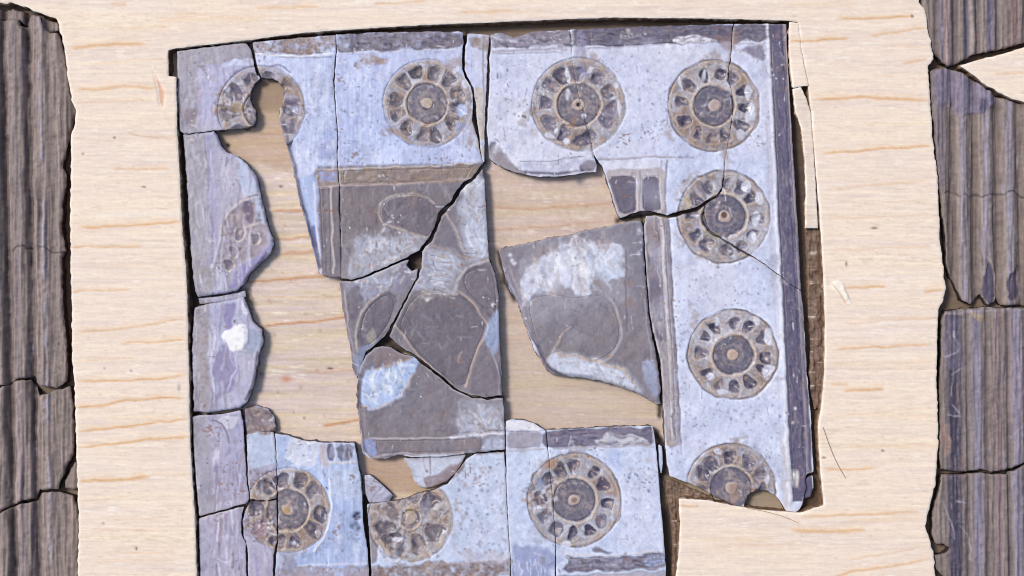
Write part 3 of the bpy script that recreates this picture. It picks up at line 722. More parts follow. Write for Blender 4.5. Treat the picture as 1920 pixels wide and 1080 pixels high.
mottle([(1022, 806), (1224, 802), (1226, 833), (1024, 838)], RMC + [(160, 152, 164)], 90, ln=(5, 30), wd=(1.2, 4), ang=0, a=(.25, .6))
mottle([(1060, 1046), (1246, 1038), (1250, 1066), (1060, 1072)], RMC + [(160, 150, 158)], 90, ln=(5, 26), wd=(1.2, 3), ang=-.03, a=(.25, .6))
mottle([(700, 1062), (956, 1052), (958, 1082), (700, 1085)], [(158, 134, 122), (118, 98, 92), (176, 160, 152), (140, 118, 110)], 90, ln=(5, 24), wd=(1.2, 3.5), ang=0, a=(.3, .6))
mottle([(337, 96), (472, 88), (476, 240), (342, 246)], [(182, 176, 204), (146, 138, 158), (166, 150, 152), (196, 192, 216), (130, 120, 134)], 120, ln=(6, 28), a=(.2, .5))
mottle([(345, 255), (388, 252), (402, 552), (368, 552)], [(182, 178, 176), (146, 138, 140), (166, 158, 170), (196, 194, 204)], 110, ln=(8, 36), a=(.2, .5))

# ------------------------------------------------------------------ rosettes (painted relief + separate parts)
ROS = [  # cx, cy, R, rotation, petal tone, seed
    (490, 205, 82, .10, .0, 1), (801, 194, 83, .24, .2, 2), (1085, 196, 88, .05, .5, 3), (1339, 198, 86, .12, .9, 4),
    (1358, 406, 87, .0, .9, 5), (1375, 665, 85, .0, 1.0, 6), (1371, 916, 84, .18, .4, 7), (540, 957, 80, .1, .3, 8),
    (770, 974, 80, .35, .0, 9), (1077, 938, 88, .06, .5, 10)]
# petals, their middle / half length / half width (of R), web colour, petal colour, strength of the outer line, wobble, core radius, web strength
RP = [(9, .68, .20, .15, (148, 140, 148), (128, 120, 128), .3, 4.5, .40, .6), (12, .70, .185, .155, (160, 148, 144), (116, 109, 116), .25, 2.6, .45, .75),
      (12, .70, .175, .145, (158, 150, 152), (118, 111, 126), .45, 3.2, .44, .8), (12, .69, .155, .115, (160, 150, 150), (92, 86, 104), .6, 3.0, .43, .85),
      (12, .70, .16, .12, (158, 150, 152), (98, 92, 110), .8, 3.4, .45, .8), (12, .70, .15, .118, (164, 154, 154), (93, 87, 104), .85, 1.4, .43, .9),
      (11, .68, .17, .14, (154, 148, 154), (116, 109, 122), .65, 4.0, .45, .8), (10, .74, .20, .175, (172, 158, 150), (110, 103, 118), .15, 2.8, .47, .9),
      (7, .62, .24, .20, (168, 156, 148), (120, 112, 119), .25, 5.0, .20, .85), (12, .70, .165, .13, (158, 150, 152), (96, 89, 108), .6, 2.2, .44, .8)]
def petal_sd(px, py, r, k):
    cx, cy, R, rot, tone, seed = r
    npet, mid_, L_, W_, _, _, _, wob, _, _ = RP[seed - 1]
    rr_ = random.Random(seed * 100 + k)
    a = rot + 2 * math.pi * k / npet + rr_.uniform(-.07, .07) * (1 + wob / 4)
    dx, dy = px - cx + wob * .7 * bil(N_W2, px, py), py - cy + wob * .7 * bil(N_W1, px, py)
    u = dx * math.cos(a) + dy * math.sin(a)
    v = -dx * math.sin(a) + dy * math.cos(a)
    mid = R * (mid_ + rr_.uniform(-.02, .02)); L = R * L_ * rr_.uniform(.86, 1.08); Wd = R * W_ * rr_.uniform(.84, 1.1)
    wv = Wd * (1 + .34 * (u - mid) / L)
    return (np.power(np.abs((u - mid) / L) ** 3.0 + np.abs(v / np.maximum(wv, 2)) ** 3.0 + 1e-9, 1 / 3.0) - 1) * Wd
for r in ROS:
    cx, cy, R, rot, tone, seed = r
    q = ST.win([(cx - R, cy - R), (cx + R, cy + R)], 8)
    sl, xx, yy = q
    wx = xx + 1.6 * N_W1[sl]; wy = yy + 1.6 * N_W2[sl]
    rad = np.hypot(wx - cx, wy - cy)
    npet, mid_, L_, W_, webc, petc, outl, wob, corer, webs = RP[seed - 1]
    soft = 1.5 if outl > .5 else 5.0
    disc = 1 - sstep(R - soft, R + 1.5, rad)
    dz = 1 - sstep(R - 1.5, R + 1.5, rad)
    ST.put(sl, disc * np.clip(webs + .22 * N_L[sl] + .12 * N_M[sl], .35, 1), webc, 0, .55, .2)
    ST.Z[sl] += -1.2 * dz
    # blotches of brown soil and pale remnants
    ST.put(sl, disc * np.clip(N_L[sl] * .5 + N_M[sl] * .45 - .1, 0, .8), (150, 126, 110), 0, None, .15)
    ST.put(sl, disc * np.clip(-N_L[sl] * .4 - N_M[sl] * .55 - .45, 0, .85), (208, 206, 214), .3, None, .1)
    ST.put(sl, np.exp(-((rad - R) / 1.5) ** 2) * outl * np.clip(.8 + .5 * N_L[sl], .1, 1), (112, 96, 92), -1.8)
    ST.put(sl, np.exp(-((rad - (R - 5)) / 2.6) ** 2) * .6 * np.clip(.6 + .6 * N_M[sl], 0, 1), (198, 182, 168), 1.4)
    ringk = np.exp(-((rad - R * (corer + .055)) / 2.6) ** 2) * .95
    for k in range(npet):
        sd = petal_sd(wx, wy, r, k)
        rr_ = random.Random(seed * 77 + k)
        m = (1 - sstep(-1.8, .9, sd))
        dv = rr_.uniform(-14, 20); pc = tuple(c + dv for c in petc)
        ST.put(sl, m * rr_.uniform(.7, 1), pc, 0, .32, .2)
        ST.put(sl, m * np.clip(N_M[sl] * .9 - .5, 0, .7), (168, 150, 140), 0)
        ST.put(sl, m * np.clip(-N_M[sl] * .9 - .5, 0, .6), tuple(c - 30 for c in petc), 0)
        ST.Z[sl] += -5.0 * np.clip(-sd / (R * .10), 0, 1) * dz            # carved hollows
        ST.put(sl, np.exp(-((sd - 2.2) / 1.5) ** 2) * disc * .5 * np.clip(.6 + .7 * N_M[sl], 0, 1), (196, 182, 172), .9)
    core = 1 - sstep(R * corer - 1.5, R * corer + 1.5, rad)
    ST.put(sl, core * .92, petc if seed == 9 else ((118, 112, 123) if tone < .7 else (108, 103, 118)), -1.2, .4, .2)
    ST.put(sl, core * np.clip(N_M[sl] * .7 - .35, 0, .6), (158, 144, 142), .2)
    ST.put(sl, np.exp(-((rad - R * corer) / 1.6) ** 2) * .6, (76, 68, 76), -1.4)
    ST.put(sl, ringk * np.clip(.85 + .3 * N_M[sl], 0, 1), (200, 182, 166), 1.8)
    ST.put(sl, np.exp(-((rad - R * .22) / 2.5) ** 2) * core * .4, (164, 152, 148), 0)
    ST.put(sl, (1 - sstep(R * .115, R * .145, rad)) * .9, (186, 168, 158), 1.8, .5)
CRU = [(92, 84, 94), (190, 174, 162), (150, 130, 118), (206, 204, 214), (118, 108, 120), (168, 150, 140)]
def disc_pts(cx, cy, R): return [(cx + R * math.cos(t), cy + R * math.sin(t)) for t in np.linspace(0, 2 * math.pi, 17)[:-1]]
for (cx, cy, R, n, al) in [(437, 195, 36, 170, (.35, .8)), (545, 215, 30, 60, (.2, .5)), (488, 985, 34, 130, (.3, .7)), (490, 905, 26, 60, (.2, .5)), (770, 990, 74, 240, (.25, .6)), (1372, 895, 74, 130, (.15, .45)),
                           (1110, 170, 50, 90, (.15, .45)), (1015, 930, 34, 110, (.25, .6)), (1060, 880, 40, 80, (.2, .5)), (860, 190, 34, 110, (.25, .6)), (1310, 370, 44, 100, (.2, .5)), (1340, 470, 34, 60, (.2, .45)),
                           (1339, 198, 80, 140, (.12, .4)), (801, 194, 78, 130, (.12, .38)), (1375, 665, 80, 110, (.1, .35)), (540, 957, 74, 150, (.12, .4))]:
    mottle(disc_pts(cx, cy, R), CRU, n, ln=(3, 10), wd=(1.8, 4.2), spread=3.0, a=(al[0], min(.95, al[1] * 1.25)), zj=.8)
mottle([(456, 762), (500, 762), (516, 785), (518, 812), (460, 818)], CRU, 60, ln=(3, 12), wd=(1.6, 4), spread=1.2, a=(.3, .75), zj=1.2)
# sunken chips near the broken rosette, repainted over it
ST.poly([(750, 855), (876, 850), (862, 882), (842, 907), (802, 920), (776, 912), (768, 885)], (196, 202, 218), 1, 2, 1.5, 1.2)
ST.poly([(790, 896), (830, 884), (868, 858), (866, 880), (842, 907), (800, 920)], (146, 128, 130), .9, 3, 2.5, mott=.15)
ST.line([(806, 856), (806, 888)], 2, (150, 135, 140), .8, -.5)
ST.line([(792, 860), (797, 884)], 2, (175, 160, 150), .7, .5)
ST.poly([(680, 888), (695, 888), (742, 930), (728, 944), (686, 945)], (182, 182, 202), 1, 3, 1.5)
ST.line([(618, 900), (622, 950), (612, 1000), (590, 1032)], 2.6, (232, 230, 238), .9, .8)
# pale highlights painted at the right side of the hollows, and other local marks
for (x, y, rx, ry) in [(1403, 172, 5, 14), (1410, 205, 6, 12), (1407, 216, 9, 7), (1390, 250, 6, 10), (1402, 350, 8, 12), (1425, 373, 7, 12), (1417, 412, 7, 13),
                       (1410, 445, 8, 10), (1320, 140, 3, 8), (1276, 155, 3, 10), (1442, 630, 8, 12), (1420, 602, 6, 8), (1440, 695, 9, 13), (1345, 600, 5, 9), (1330, 705, 6, 6), (1355, 735, 10, 5),
                       (1160, 205, 3, 14), (1064, 140, 4, 12), (1064, 178, 4, 10), (1095, 218, 4, 4), (1006, 245, 3, 6), (1030, 255, 6, 5), (1063, 268, 5, 6), (1040, 243, 4, 4), (1158, 160, 4, 5), (1105, 130, 6, 6),
                       (870, 160, 6, 8), (868, 205, 8, 10), (855, 130, 5, 7), (1010, 870, 5, 12), (1006, 958, 6, 5), (1062, 1020, 8, 7), (1020, 925, 4, 6),
                       (425, 170, 6, 5), (560, 870, 4, 10), (735, 1050, 14, 4), (745, 1010, 8, 4), (712, 1035, 4, 12), (548, 1018, 6, 4), (1190 + 130, 848, 6, 8), (1345, 848, 8, 5), (1440, 900, 4, 9)]:
    ST.poly([(x + rx * math.cos(t) * 1.2, y + ry * math.sin(t) * 1.2) for t in np.linspace(0, 2 * math.pi, 9)[:-1]], (214, 216, 230), .68, 2.0, 2.4, .4)
for (x, y, rx, ry, c_) in [(868, 205, 10, 12, (165, 185, 225)), (865, 238, 9, 8, (150, 165, 210)), (1093, 130, 8, 16, (140, 140, 175)), (1120, 150, 10, 12, (120, 112, 128)), (1140, 215, 16, 20, (140, 132, 150)),
                           (440, 175, 12, 14, (120, 112, 130)), (445, 200, 16, 8, (165, 145, 118)), (548, 235, 9, 14, (112, 102, 116)), (545, 190, 10, 7, (110, 100, 125)), (552, 208, 10, 9, (165, 170, 195)),
                           (420, 215, 12, 8, (150, 140, 145)), (1010, 910, 12, 16, (150, 160, 185)), (1030, 868, 10, 9, (175, 132, 100)), (488, 990, 18, 22, (158, 130, 138)), (480, 985, 8, 12, (196, 170, 178)),
                           (500, 960, 10, 12, (130, 115, 112)), (720, 995, 14, 18, (112, 102, 112)), (750, 1030, 10, 15, (96, 90, 108)), (768, 962, 10, 10, (172, 150, 118)), (800, 950, 12, 14, (145, 138, 152)),
                           (812, 1000, 10, 16, (125, 118, 122)), (735, 965, 12, 10, (120, 108, 112)), (1320, 350, 16, 10, (122, 114, 130)), (1290, 375, 8, 14, (196, 176, 140)), (1338, 440, 14, 10, (150, 142, 130)),
                           (1375, 925, 9, 20, (176, 148, 132)), (1340, 905, 20, 16, (108, 100, 118))]:
    ST.poly([(x + rx * math.cos(t), y + ry * math.sin(t)) for t in np.linspace(0, 2 * math.pi, 9)[:-1]], c_, .75, 3, 3.5)
for (x, y, rr_, c_) in [(1085, 196, 4.5, (60, 38, 28)), (1358, 403, 6, (105, 80, 60)), (1375, 665, 9, (196, 170, 152)), (803, 192, 9, (186, 172, 156)), (1077, 938, 6, (150, 122, 112)), (537, 958, 7, (180, 152, 105))]:
    ST.poly([(x + rr_ * math.cos(t), y + rr_ * math.sin(t)) for t in np.linspace(0, 2 * math.pi, 9)[:-1]], c_, .95, 1.5, .6, -1.5 if c_[0] < 120 else 0)
FLK = (98, 88, 102)
for pts, wd in [([(530, 228), (537, 255), (543, 280), (551, 315), (559, 355), (573, 405), (586, 450), (599, 500)], 6), ([(637, 545), (641, 580), (649, 620), (658, 670), (664, 700)], 6),
                ([(672, 700), (674, 770), (679, 830), (684, 850)], 5), ([(1006, 650), (1022, 682), (1040, 699), (1060, 704)], 5), ([(946, 510), (957, 545), (972, 572), (988, 614), (1004, 650)], 3),
                ([(985, 322), (1040, 326), (1110, 318)], 4), ([(932, 520), (936, 560), (937, 640), (940, 740)], 2.5), ([(912, 340), (915, 430), (919, 486)], 2.5), ([(500, 475), (485, 494), (466, 512), (455, 532)], 4),
                ([(1238, 900), (1243, 960), (1247, 1020), (1250, 1060)], 5), ([(482, 660), (475, 715), (462, 750)], 3)]:
    ST.line(pts, wd, FLK, .85, 0, 1.2, brk=.15)
# smears of soil round the rosettes
for (x, y, rx, ry, a) in [(735, 248, 26, 10, .8), (880, 250, 12, 26, .6), (860, 120, 22, 14, .6), (1000, 250, 10, 16, .5), (1100, 108, 18, 12, .6), (1340, 110, 26, 10, .6), (1256, 240, 8, 30, .5), (1365, 300, 12, 18, .6),
                          (1300, 345, 14, 16, .5), (1272, 440, 10, 22, .5), (1300, 600, 12, 26, .5), (1380, 832, 22, 8, .6), (1382, 822, 16, 6, .5), (560, 1030, 22, 14, .5), (860, 960, 10, 24, .5), (850, 1000, 10, 20, .4), (1030, 868, 24, 12, .6), (1080, 850, 30, 8, .5),
                          (560, 190, 10, 40, .4), (700, 110, 30, 8, .5), (1010, 1000, 14, 20, .3)]:
    ST.poly([(x + rx * math.cos(t), y + ry * math.sin(t)) for t in np.linspace(0, 2 * math.pi, 9)[:-1]], (166, 146, 134), a, 5, 7, 0, mott=.5)
# fine scratches and flecks over the worn faces
R_ = random.Random(5)
for k in range(420):
    x, y = R_.uniform(345, 1510), R_.uniform(60, 1080)
    L_ = R_.uniform(4, 22); an = R_.choice([math.pi / 2, math.pi / 2, 0.1, R_.uniform(0, 3.14)]) + R_.uniform(-.2, .2)
    c_ = R_.choice([(222, 220, 230), (222, 220, 230), (128, 116, 124), (96, 88, 102), (176, 158, 146)])
    ST.line([(x, y), (x + L_ * math.cos(an), y + L_ * math.sin(an))], R_.uniform(.8, 1.5), c_, R_.uniform(.25, .6), R_.choice([-.4, .3]), 2.0, sm=0)
for k in range(26):
    x, y = R_.uniform(360, 1490), R_.uniform(80, 1070); q_ = R_.uniform(8, 26)
    bx_ = [(x - q_, y - q_ * .7), (x + q_, y - q_), (x + q_ * .8, y + q_), (x - q_, y + q_ * .8)]
    ST.spots(bx_, int(q_), .9, 2.2, R_.choice([(92, 84, 96), (120, 98, 86), (84, 74, 80)]), .8, -.8, seed=k + 700)
    ST.spots(bx_, int(q_ * .5), .9, 2.4, (228, 226, 234), .8, .3, seed=k + 900)
# cracks that do not go through, and the flaking lines of R5
ST.line([(1320, 400), (1324, 425), (1340, 440), (1375, 463), (1408, 480)], 2.6, (66, 56, 60), .9, -3)
ST.line([(1095, 218), (1106, 255), (1113, 295)], 2.0, (100, 85, 82), .7, -1.5)
ST.line([(735, 940), (800, 1040), (805, 1075)], 6, (178, 160, 150), .55, .8, 3)
# global: fine relief and soil
ST.Z += .16 * N_M + .06 * N_F + .5 * N_L
ST.C *= (1 + .012 * N_F + .01 * N_M)[..., None]
N_A = fbm(4.2, seed=301, n=2); N_B = fbm(3.4, seed=311, n=2); N_C = fbm(5.5, 3.2, seed=321, n=2); N_D = fbm(3, 11, seed=331, n=2)
for nf, cl, th, c_, a_ in ((N_A, N_L, 2.75, (92, 84, 98), .75), (N_B, -N_L, 2.9, (226, 226, 236), .6), (N_C, np.roll(N_L, 90, 1), 2.15, (150, 116, 96), .7), (N_D, np.roll(N_L, 50, 0), 2.75, (214, 216, 230), .45), (np.roll(N_D, 77, 1), np.roll(N_L, 150, 0), 2.5, (118, 110, 128), .55)):
    m_ = np.clip((nf + .75 * cl - th) * 2.2, 0, 1) * a_
    ST.C += (lin(c_) - ST.C) * m_[..., None]; ST.Z += m_ * (-.5 if c_[0] < 160 else .25)
soil = np.clip(N_W1 * .6 + N_L * .5 - 1.25, 0, .5)
ST.C += (lin((150, 128, 112)) - ST.C) * (soil * .8)[..., None]
ST.R += .08 * N_M
ST.C = (.27 * np.power(np.maximum(ST.C, .002) / .27, 1.08)).astype(f32)
tarn = np.clip(np.roll(N_L, 60, 1) * .28 + N_XL * .22 - .04, 0, .42)[..., None]      # grey tarnish clouds
tarn = tarn * np.clip((ST.C.mean(-1, keepdims=True) - .3) / .15, 0, 1)
ST.C += (ST.C * np.array([.74, .74, .76], f32) - ST.C) * tarn
ST.C = crisp(ST.C, 3.2, .55)
lum = ST.C.mean(-1, keepdims=True)
pale_ = np.clip((lum - .25) / .3, 0, 1)
ST.C += (lum - ST.C) * (.12 * pale_ + .06)
ST.C *= np.array([.94, .945, .98], f32)
ST.C *= 1 + (1 - np.clip(lum / .3, 0, 1)) * np.array([.03, .08, .14], f32)
ST.C = ST.C.astype(f32)

# ==================================================================== PAINT: columns
CO = Layer((148, 138, 129), .6)
N_S = fbm(6, 170, seed=501, n=3, gain=.7); N_S2 = fbm(3, 60, seed=511, n=2)
yy, xx = np.mgrid[0:HD, 0:WD].astype(f32); xx += X0; yy += Y0
xl = xx - .021 * yy + 2.0 * N_L * .5
CO.Z += 0
def groove(x, c, wd): return np.exp(-((x - c) / wd) ** 2)
left = (xx < 300)
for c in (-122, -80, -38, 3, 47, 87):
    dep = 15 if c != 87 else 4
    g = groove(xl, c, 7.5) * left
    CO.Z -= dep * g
    CO.C += (lin((70, 62, 64)) - CO.C) * (g * (.75 if c != 87 else .3))[..., None]  # groove shading painted into the colour
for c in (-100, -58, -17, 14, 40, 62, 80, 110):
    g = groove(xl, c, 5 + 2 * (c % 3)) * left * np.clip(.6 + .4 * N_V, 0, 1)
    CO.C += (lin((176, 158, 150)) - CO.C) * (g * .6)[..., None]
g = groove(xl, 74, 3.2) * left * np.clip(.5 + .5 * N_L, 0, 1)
CO.C += (lin((184, 182, 194)) - CO.C) * (g * .85)[..., None]; CO.Z += 2 * g  # thin ridge highlight painted into the colour
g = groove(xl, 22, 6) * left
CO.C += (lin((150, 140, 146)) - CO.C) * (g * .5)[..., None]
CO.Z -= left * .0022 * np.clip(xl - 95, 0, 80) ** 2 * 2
# right group
rt = (xx > 1690)
def band(y0, y1): return sstep(y0 - 3, y0 + 3, yy) * (1 - sstep(y1 - 3, y1 + 3, yy))
xr = xx - .012 * yy + .8 * N_L
up, mid_, low = rt * band(-200, 125), rt * band(125, 578), rt * band(578, 2000)
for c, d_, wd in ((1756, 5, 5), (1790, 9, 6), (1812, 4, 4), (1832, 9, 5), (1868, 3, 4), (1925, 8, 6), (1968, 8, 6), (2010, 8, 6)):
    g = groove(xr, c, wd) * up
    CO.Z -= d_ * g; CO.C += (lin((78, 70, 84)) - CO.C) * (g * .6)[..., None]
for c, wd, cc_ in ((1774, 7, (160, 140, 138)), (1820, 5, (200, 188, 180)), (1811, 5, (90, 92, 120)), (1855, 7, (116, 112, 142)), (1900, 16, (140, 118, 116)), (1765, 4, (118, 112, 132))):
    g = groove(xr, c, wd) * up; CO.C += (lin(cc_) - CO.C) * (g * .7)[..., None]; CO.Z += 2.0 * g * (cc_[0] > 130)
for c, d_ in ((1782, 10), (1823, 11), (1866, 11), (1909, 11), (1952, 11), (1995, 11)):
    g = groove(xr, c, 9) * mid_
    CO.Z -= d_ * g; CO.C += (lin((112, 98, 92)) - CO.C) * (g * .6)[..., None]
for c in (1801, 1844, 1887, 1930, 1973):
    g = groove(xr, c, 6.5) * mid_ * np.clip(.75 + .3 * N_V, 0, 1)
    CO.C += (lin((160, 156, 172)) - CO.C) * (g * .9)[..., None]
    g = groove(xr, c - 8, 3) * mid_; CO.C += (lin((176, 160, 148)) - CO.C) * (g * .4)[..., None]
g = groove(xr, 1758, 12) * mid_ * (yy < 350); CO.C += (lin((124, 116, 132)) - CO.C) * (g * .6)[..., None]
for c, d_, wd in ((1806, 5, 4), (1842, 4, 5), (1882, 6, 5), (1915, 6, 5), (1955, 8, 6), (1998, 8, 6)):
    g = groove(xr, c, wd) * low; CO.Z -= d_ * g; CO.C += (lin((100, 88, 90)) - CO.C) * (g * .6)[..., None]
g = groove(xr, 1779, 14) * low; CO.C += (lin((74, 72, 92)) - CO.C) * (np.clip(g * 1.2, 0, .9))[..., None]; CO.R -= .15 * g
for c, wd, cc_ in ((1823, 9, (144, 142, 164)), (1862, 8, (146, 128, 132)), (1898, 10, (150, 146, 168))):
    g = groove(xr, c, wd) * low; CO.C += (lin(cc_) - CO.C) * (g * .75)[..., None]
# pale top patch of the middle piece, chips and marks
CO.poly([(1748, 132), (1770, 130), (1840, 150), (1872, 185), (1850, 205), (1800, 220), (1785, 190), (1755, 200)], (134, 128, 148), .75, 5, 4, 5)
CO.poly([(1832, 190), (1852, 185), (1850, 205), (1836, 208)], (104, 100, 122), .85, 3, 2, -2)
CO.poly([(1850, 490), (1862, 500), (1868, 560), (1845, 568), (1846, 520)], (92, 88, 108), .9, 3, 3, -5)
CO.poly([(1892, 508), (1910, 505), (1915, 560), (1890, 565)], (94, 90, 110), .9, 3, 3, -5)
CO.line([(1852, 482), (1864, 500), (1872, 550), (1858, 572)], 2.5, (185, 168, 152), .7, 1)
CO.poly([(1770, 590), (1800, 586), (1805, 690), (1775, 690)], (130, 124, 142), .6, 5, 5)
for (a_, b_) in (((1772, 672), (1796, 655)), ((1780, 700), (1800, 692)), ((1776, 780), (1802, 782)), ((1784, 760), (1800, 778)), ((1770, 940), (1782, 975)), ((1782, 975), (1790, 1010)), ((1792, 938), (1812, 942)),
                 ((1800, 985), (1815, 1000)), ((1815, 1000), (1820, 1050)), ((1788, 620), (1796, 645)), ((1895, 820), (1920, 800))):
    CO.line([a_, b_], 2.2, (170, 166, 178), .65, 1.2, 2.5)
CO.poly([(1765, 800), (1778, 795), (1782, 850), (1768, 850)], (165, 140, 128), .75, 4, 4)
CO.line([(1766, 588), (1840, 582), (1930, 580)], 4, (180, 172, 176), .5, .5)
CO.poly([(1815, 585), (1845, 590), (1840, 600), (1820, 598)], (196, 176, 130), .6, 3, 3)
for s_, pts in enumerate([[(1768, 362), (1810, 366), (1850, 364), (1920, 364), (2030, 364)], [(20, 468), (60, 466), (100, 466), (122, 470)], [(20, 140), (45, 120)]]):
    CO.line(pts, 2.0 if s_ < 2 else 2, (44, 38, 46) if s_ < 2 else (170, 155, 150), .8, -3 if s_ < 2 else .5, 5, brk=.3)
for k in range(240):
    side = random.random() < .4
    x = random.uniform(-110, 130) if side else random.uniform(1755, 2030); y = random.uniform(10, 1080)
    CO.line([(x, y), (x + random.uniform(-2, 3), y + random.uniform(12, 60))], random.uniform(.9, 2.2),
            random.choice([(176, 162, 158), (100, 88, 94), (160, 128, 112), (168, 166, 188), (120, 104, 104)]), .5, random.choice([-1, .6]), 1.5)
CO.Z += .6 * N_M + .15 * N_F + .3 * N_V + .8 * N_L + 1.3 * N_S + .35 * N_S2
CO.C *= np.clip(1 + .08 * N_V + .05 * N_F + .06 * N_M + .09 * N_S + .05 * N_S2, .35, 1.7)[..., None]
CO.C = (CO.C * np.array([.86, .83, .88], f32)).astype(f32)
CO.C = crisp(CO.C, 3.0, .3)
CO.Z += -.00012 * np.clip(yy * 0, 0, 1)

# ==================================================================== PAINT: wood
def wood(base, seed):
    W_ = Layer(base, .62)
    n1 = fbm(110, 4.2, seed, 2); n2 = fbm(22, 2.0, seed + 5, 1); n3 = fbm(260, 26, seed + 9, 3)
    sh = np.roll(n1, 3, 0)
    W_.C *= (1 + .03 * n1 + .026 * n2 + .018 * n3)[..., None]
    W_.C[..., 2] *= 1 - .022 * np.clip(n3, -1, 2) - .012 * n1
    n4 = fbm(11, 2.0, seed + 13, 1); m4 = np.clip((n4 + .5 * n3 - 1.3) * 1.2, 0, 1); W_.C += (lin((205, 180, 160)) - W_.C) * (m4 * .3)[..., None]
    n5 = fbm(16, 2.6, seed + 23, 1); m5 = np.clip((n5 - .5 * n3 - 1.3) * 1.2, 0, 1); W_.C += (lin((252, 244, 234)) - W_.C) * (m5 * .45)[..., None]
    W_.C *= (1 + .022 * N_F + .012 * N_M)[..., None]
    W_.Z += .18 * n1 + .15 * n2 + .3 * N_XL * 0
    return W_
BD = wood((240, 223, 206), 200)
OR = (220, 172, 118)
def streak(L, pts, wd=3.2, a=.75, c=OR):
    n = len(pts)
    L.line(pts, wd * 1.05, c, min(1, a * 1.3), 0, 1.0, brk=.12, var=.04, taper=True)
    L.line([(x, y - 4) for x, y in pts], wd * 2.2, (236, 205, 165), a * .5, 0, 2, brk=.15, var=.03, taper=True)
for pts, wd, a in [([(132, 92), (170, 88), (210, 85), (275, 83)], 4.5, .7), ([(145, 170), (180, 168), (230, 163), (300, 165)], 4, .5), ([(145, 194), (200, 192), (290, 188)], 2, .3),
                   ([(215, 318), (270, 317), (320, 317)], 3, .45), ([(240, 252), (280, 258), (330, 260)], 2, .35), ([(150, 427), (250, 423), (290, 420), (342, 415)], 3.2, .8), ([(132, 463), (200, 462), (270, 462)], 2.5, .5),
                   ([(135, 546), (180, 545), (250, 543)], 2.5, .5), ([(145, 622), (220, 618), (290, 607), (355, 594)], 3, .45), ([(230, 643), (290, 641), (352, 637)], 2.6, .6), ([(145, 676), (260, 670)], 2, .25),
                   ([(150, 715), (220, 713), (290, 711), (355, 702)], 3, .7), ([(140, 764), (200, 758), (250, 748), (345, 745)], 3, .75), ([(150, 808), (220, 802), (290, 792), (358, 786)], 3, .8),
                   ([(145, 840), (210, 832), (290, 822), (358, 818)], 3, .8), ([(148, 903), (200, 899), (240, 897), (280, 893)], 4, .75), ([(250, 893), (360, 888)], 2, .25), ([(210, 975), (300, 972)], 2, .2),
                   ([(150, 940), (250, 928)], 2, .2), ([(215, 1036), (330, 1034)], 2, .25),
                   ([(480, 17), (540, 16), (600, 14)], 3, .4), ([(330, 30), (400, 28)], 2, .25), ([(210, 12), (240, 8)], 6, .35), ([(700, 10), (800, 3)], 3, .4), ([(860, 24), (960, 22)], 3, .45),
                   ([(1570, 37), (1640, 36), (1710, 32)], 3, .65), ([(1480, 78), (1520, 79), (1550, 75), (1590, 73)], 3, .75), ([(1630, 67), (1700, 58), (1735, 55)], 3, .5), ([(1525, 188), (1580, 185), (1620, 183), (1740, 190)], 4, .65),
                   ([(1540, 288), (1600, 285), (1640, 281), (1745, 274)], 3, .75), ([(1690, 120), (1735, 112)], 2.5, .5), ([(1560, 355), (1740, 338)], 3, .25), ([(1630, 142), (1745, 148)], 2, .2),
                   ([(1582, 541), (1625, 538), (1660, 537)], 3, .7), ([(1730, 548), (1765, 543)], 4, .55), ([(1590, 608), (1640, 603), (1690, 598), (1755, 596)], 2.2, .5), ([(1560, 655), (1690, 648), (1750, 646)], 2.6, .6),
                   ([(1555, 720), (1590, 720)], 3, .4), ([(1580, 733), (1620, 730), (1655, 729)], 3.4, .8), ([(1545, 880), (1600, 879), (1640, 875)], 3.5, .55), ([(1275, 950), (1310, 947)], 3, .5), ([(1500, 968), (1600, 964), (1720, 958)], 3.4, .5),
                   ([(1480, 993), (1540, 995), (1620, 993)], 5, .6), ([(1560, 1080), (1600, 1070), (1680, 1058), (1745, 1045)], 3.4, .6), ([(1580, 1050), (1740, 1022)], 3, .25), ([(1540, 410), (1740, 404)], 2, .2), ([(1560, 470), (1740, 462)], 3, .2),
                   ([(1560, 780), (1740, 765)], 2, .18), ([(1560, 840), (1730, 830)], 2, .18), ([(1300, 1025), (1500, 1018)], 2.5, .2), ([(1860, 140), (1920, 138)], 3, .3)]:
    streak(BD, pts, wd, a)
RB = random.Random(91)
for k in range(46):
    x0_ = RB.choice([RB.uniform(130, 230), RB.uniform(1540, 1660), RB.uniform(150, 1500)]); y0_ = RB.uniform(0, 1080) if x0_ < 240 or x0_ > 1530 else RB.choice([RB.uniform(-5, 40), RB.uniform(960, 1080)])
    ln_ = RB.uniform(90, 240); sl_ = -RB.uniform(.0, .07) * ln_
    BD.line([(x0_, y0_), (x0_ + ln_ * .5, y0_ + sl_ * .6), (x0_ + ln_, y0_ + sl_)], RB.uniform(3, 9), RB.choice([(238, 212, 180), (234, 206, 176), (248, 238, 226), (226, 206, 190)]), RB.uniform(.25, .55), 0, 1.5, brk=.2, taper=True)
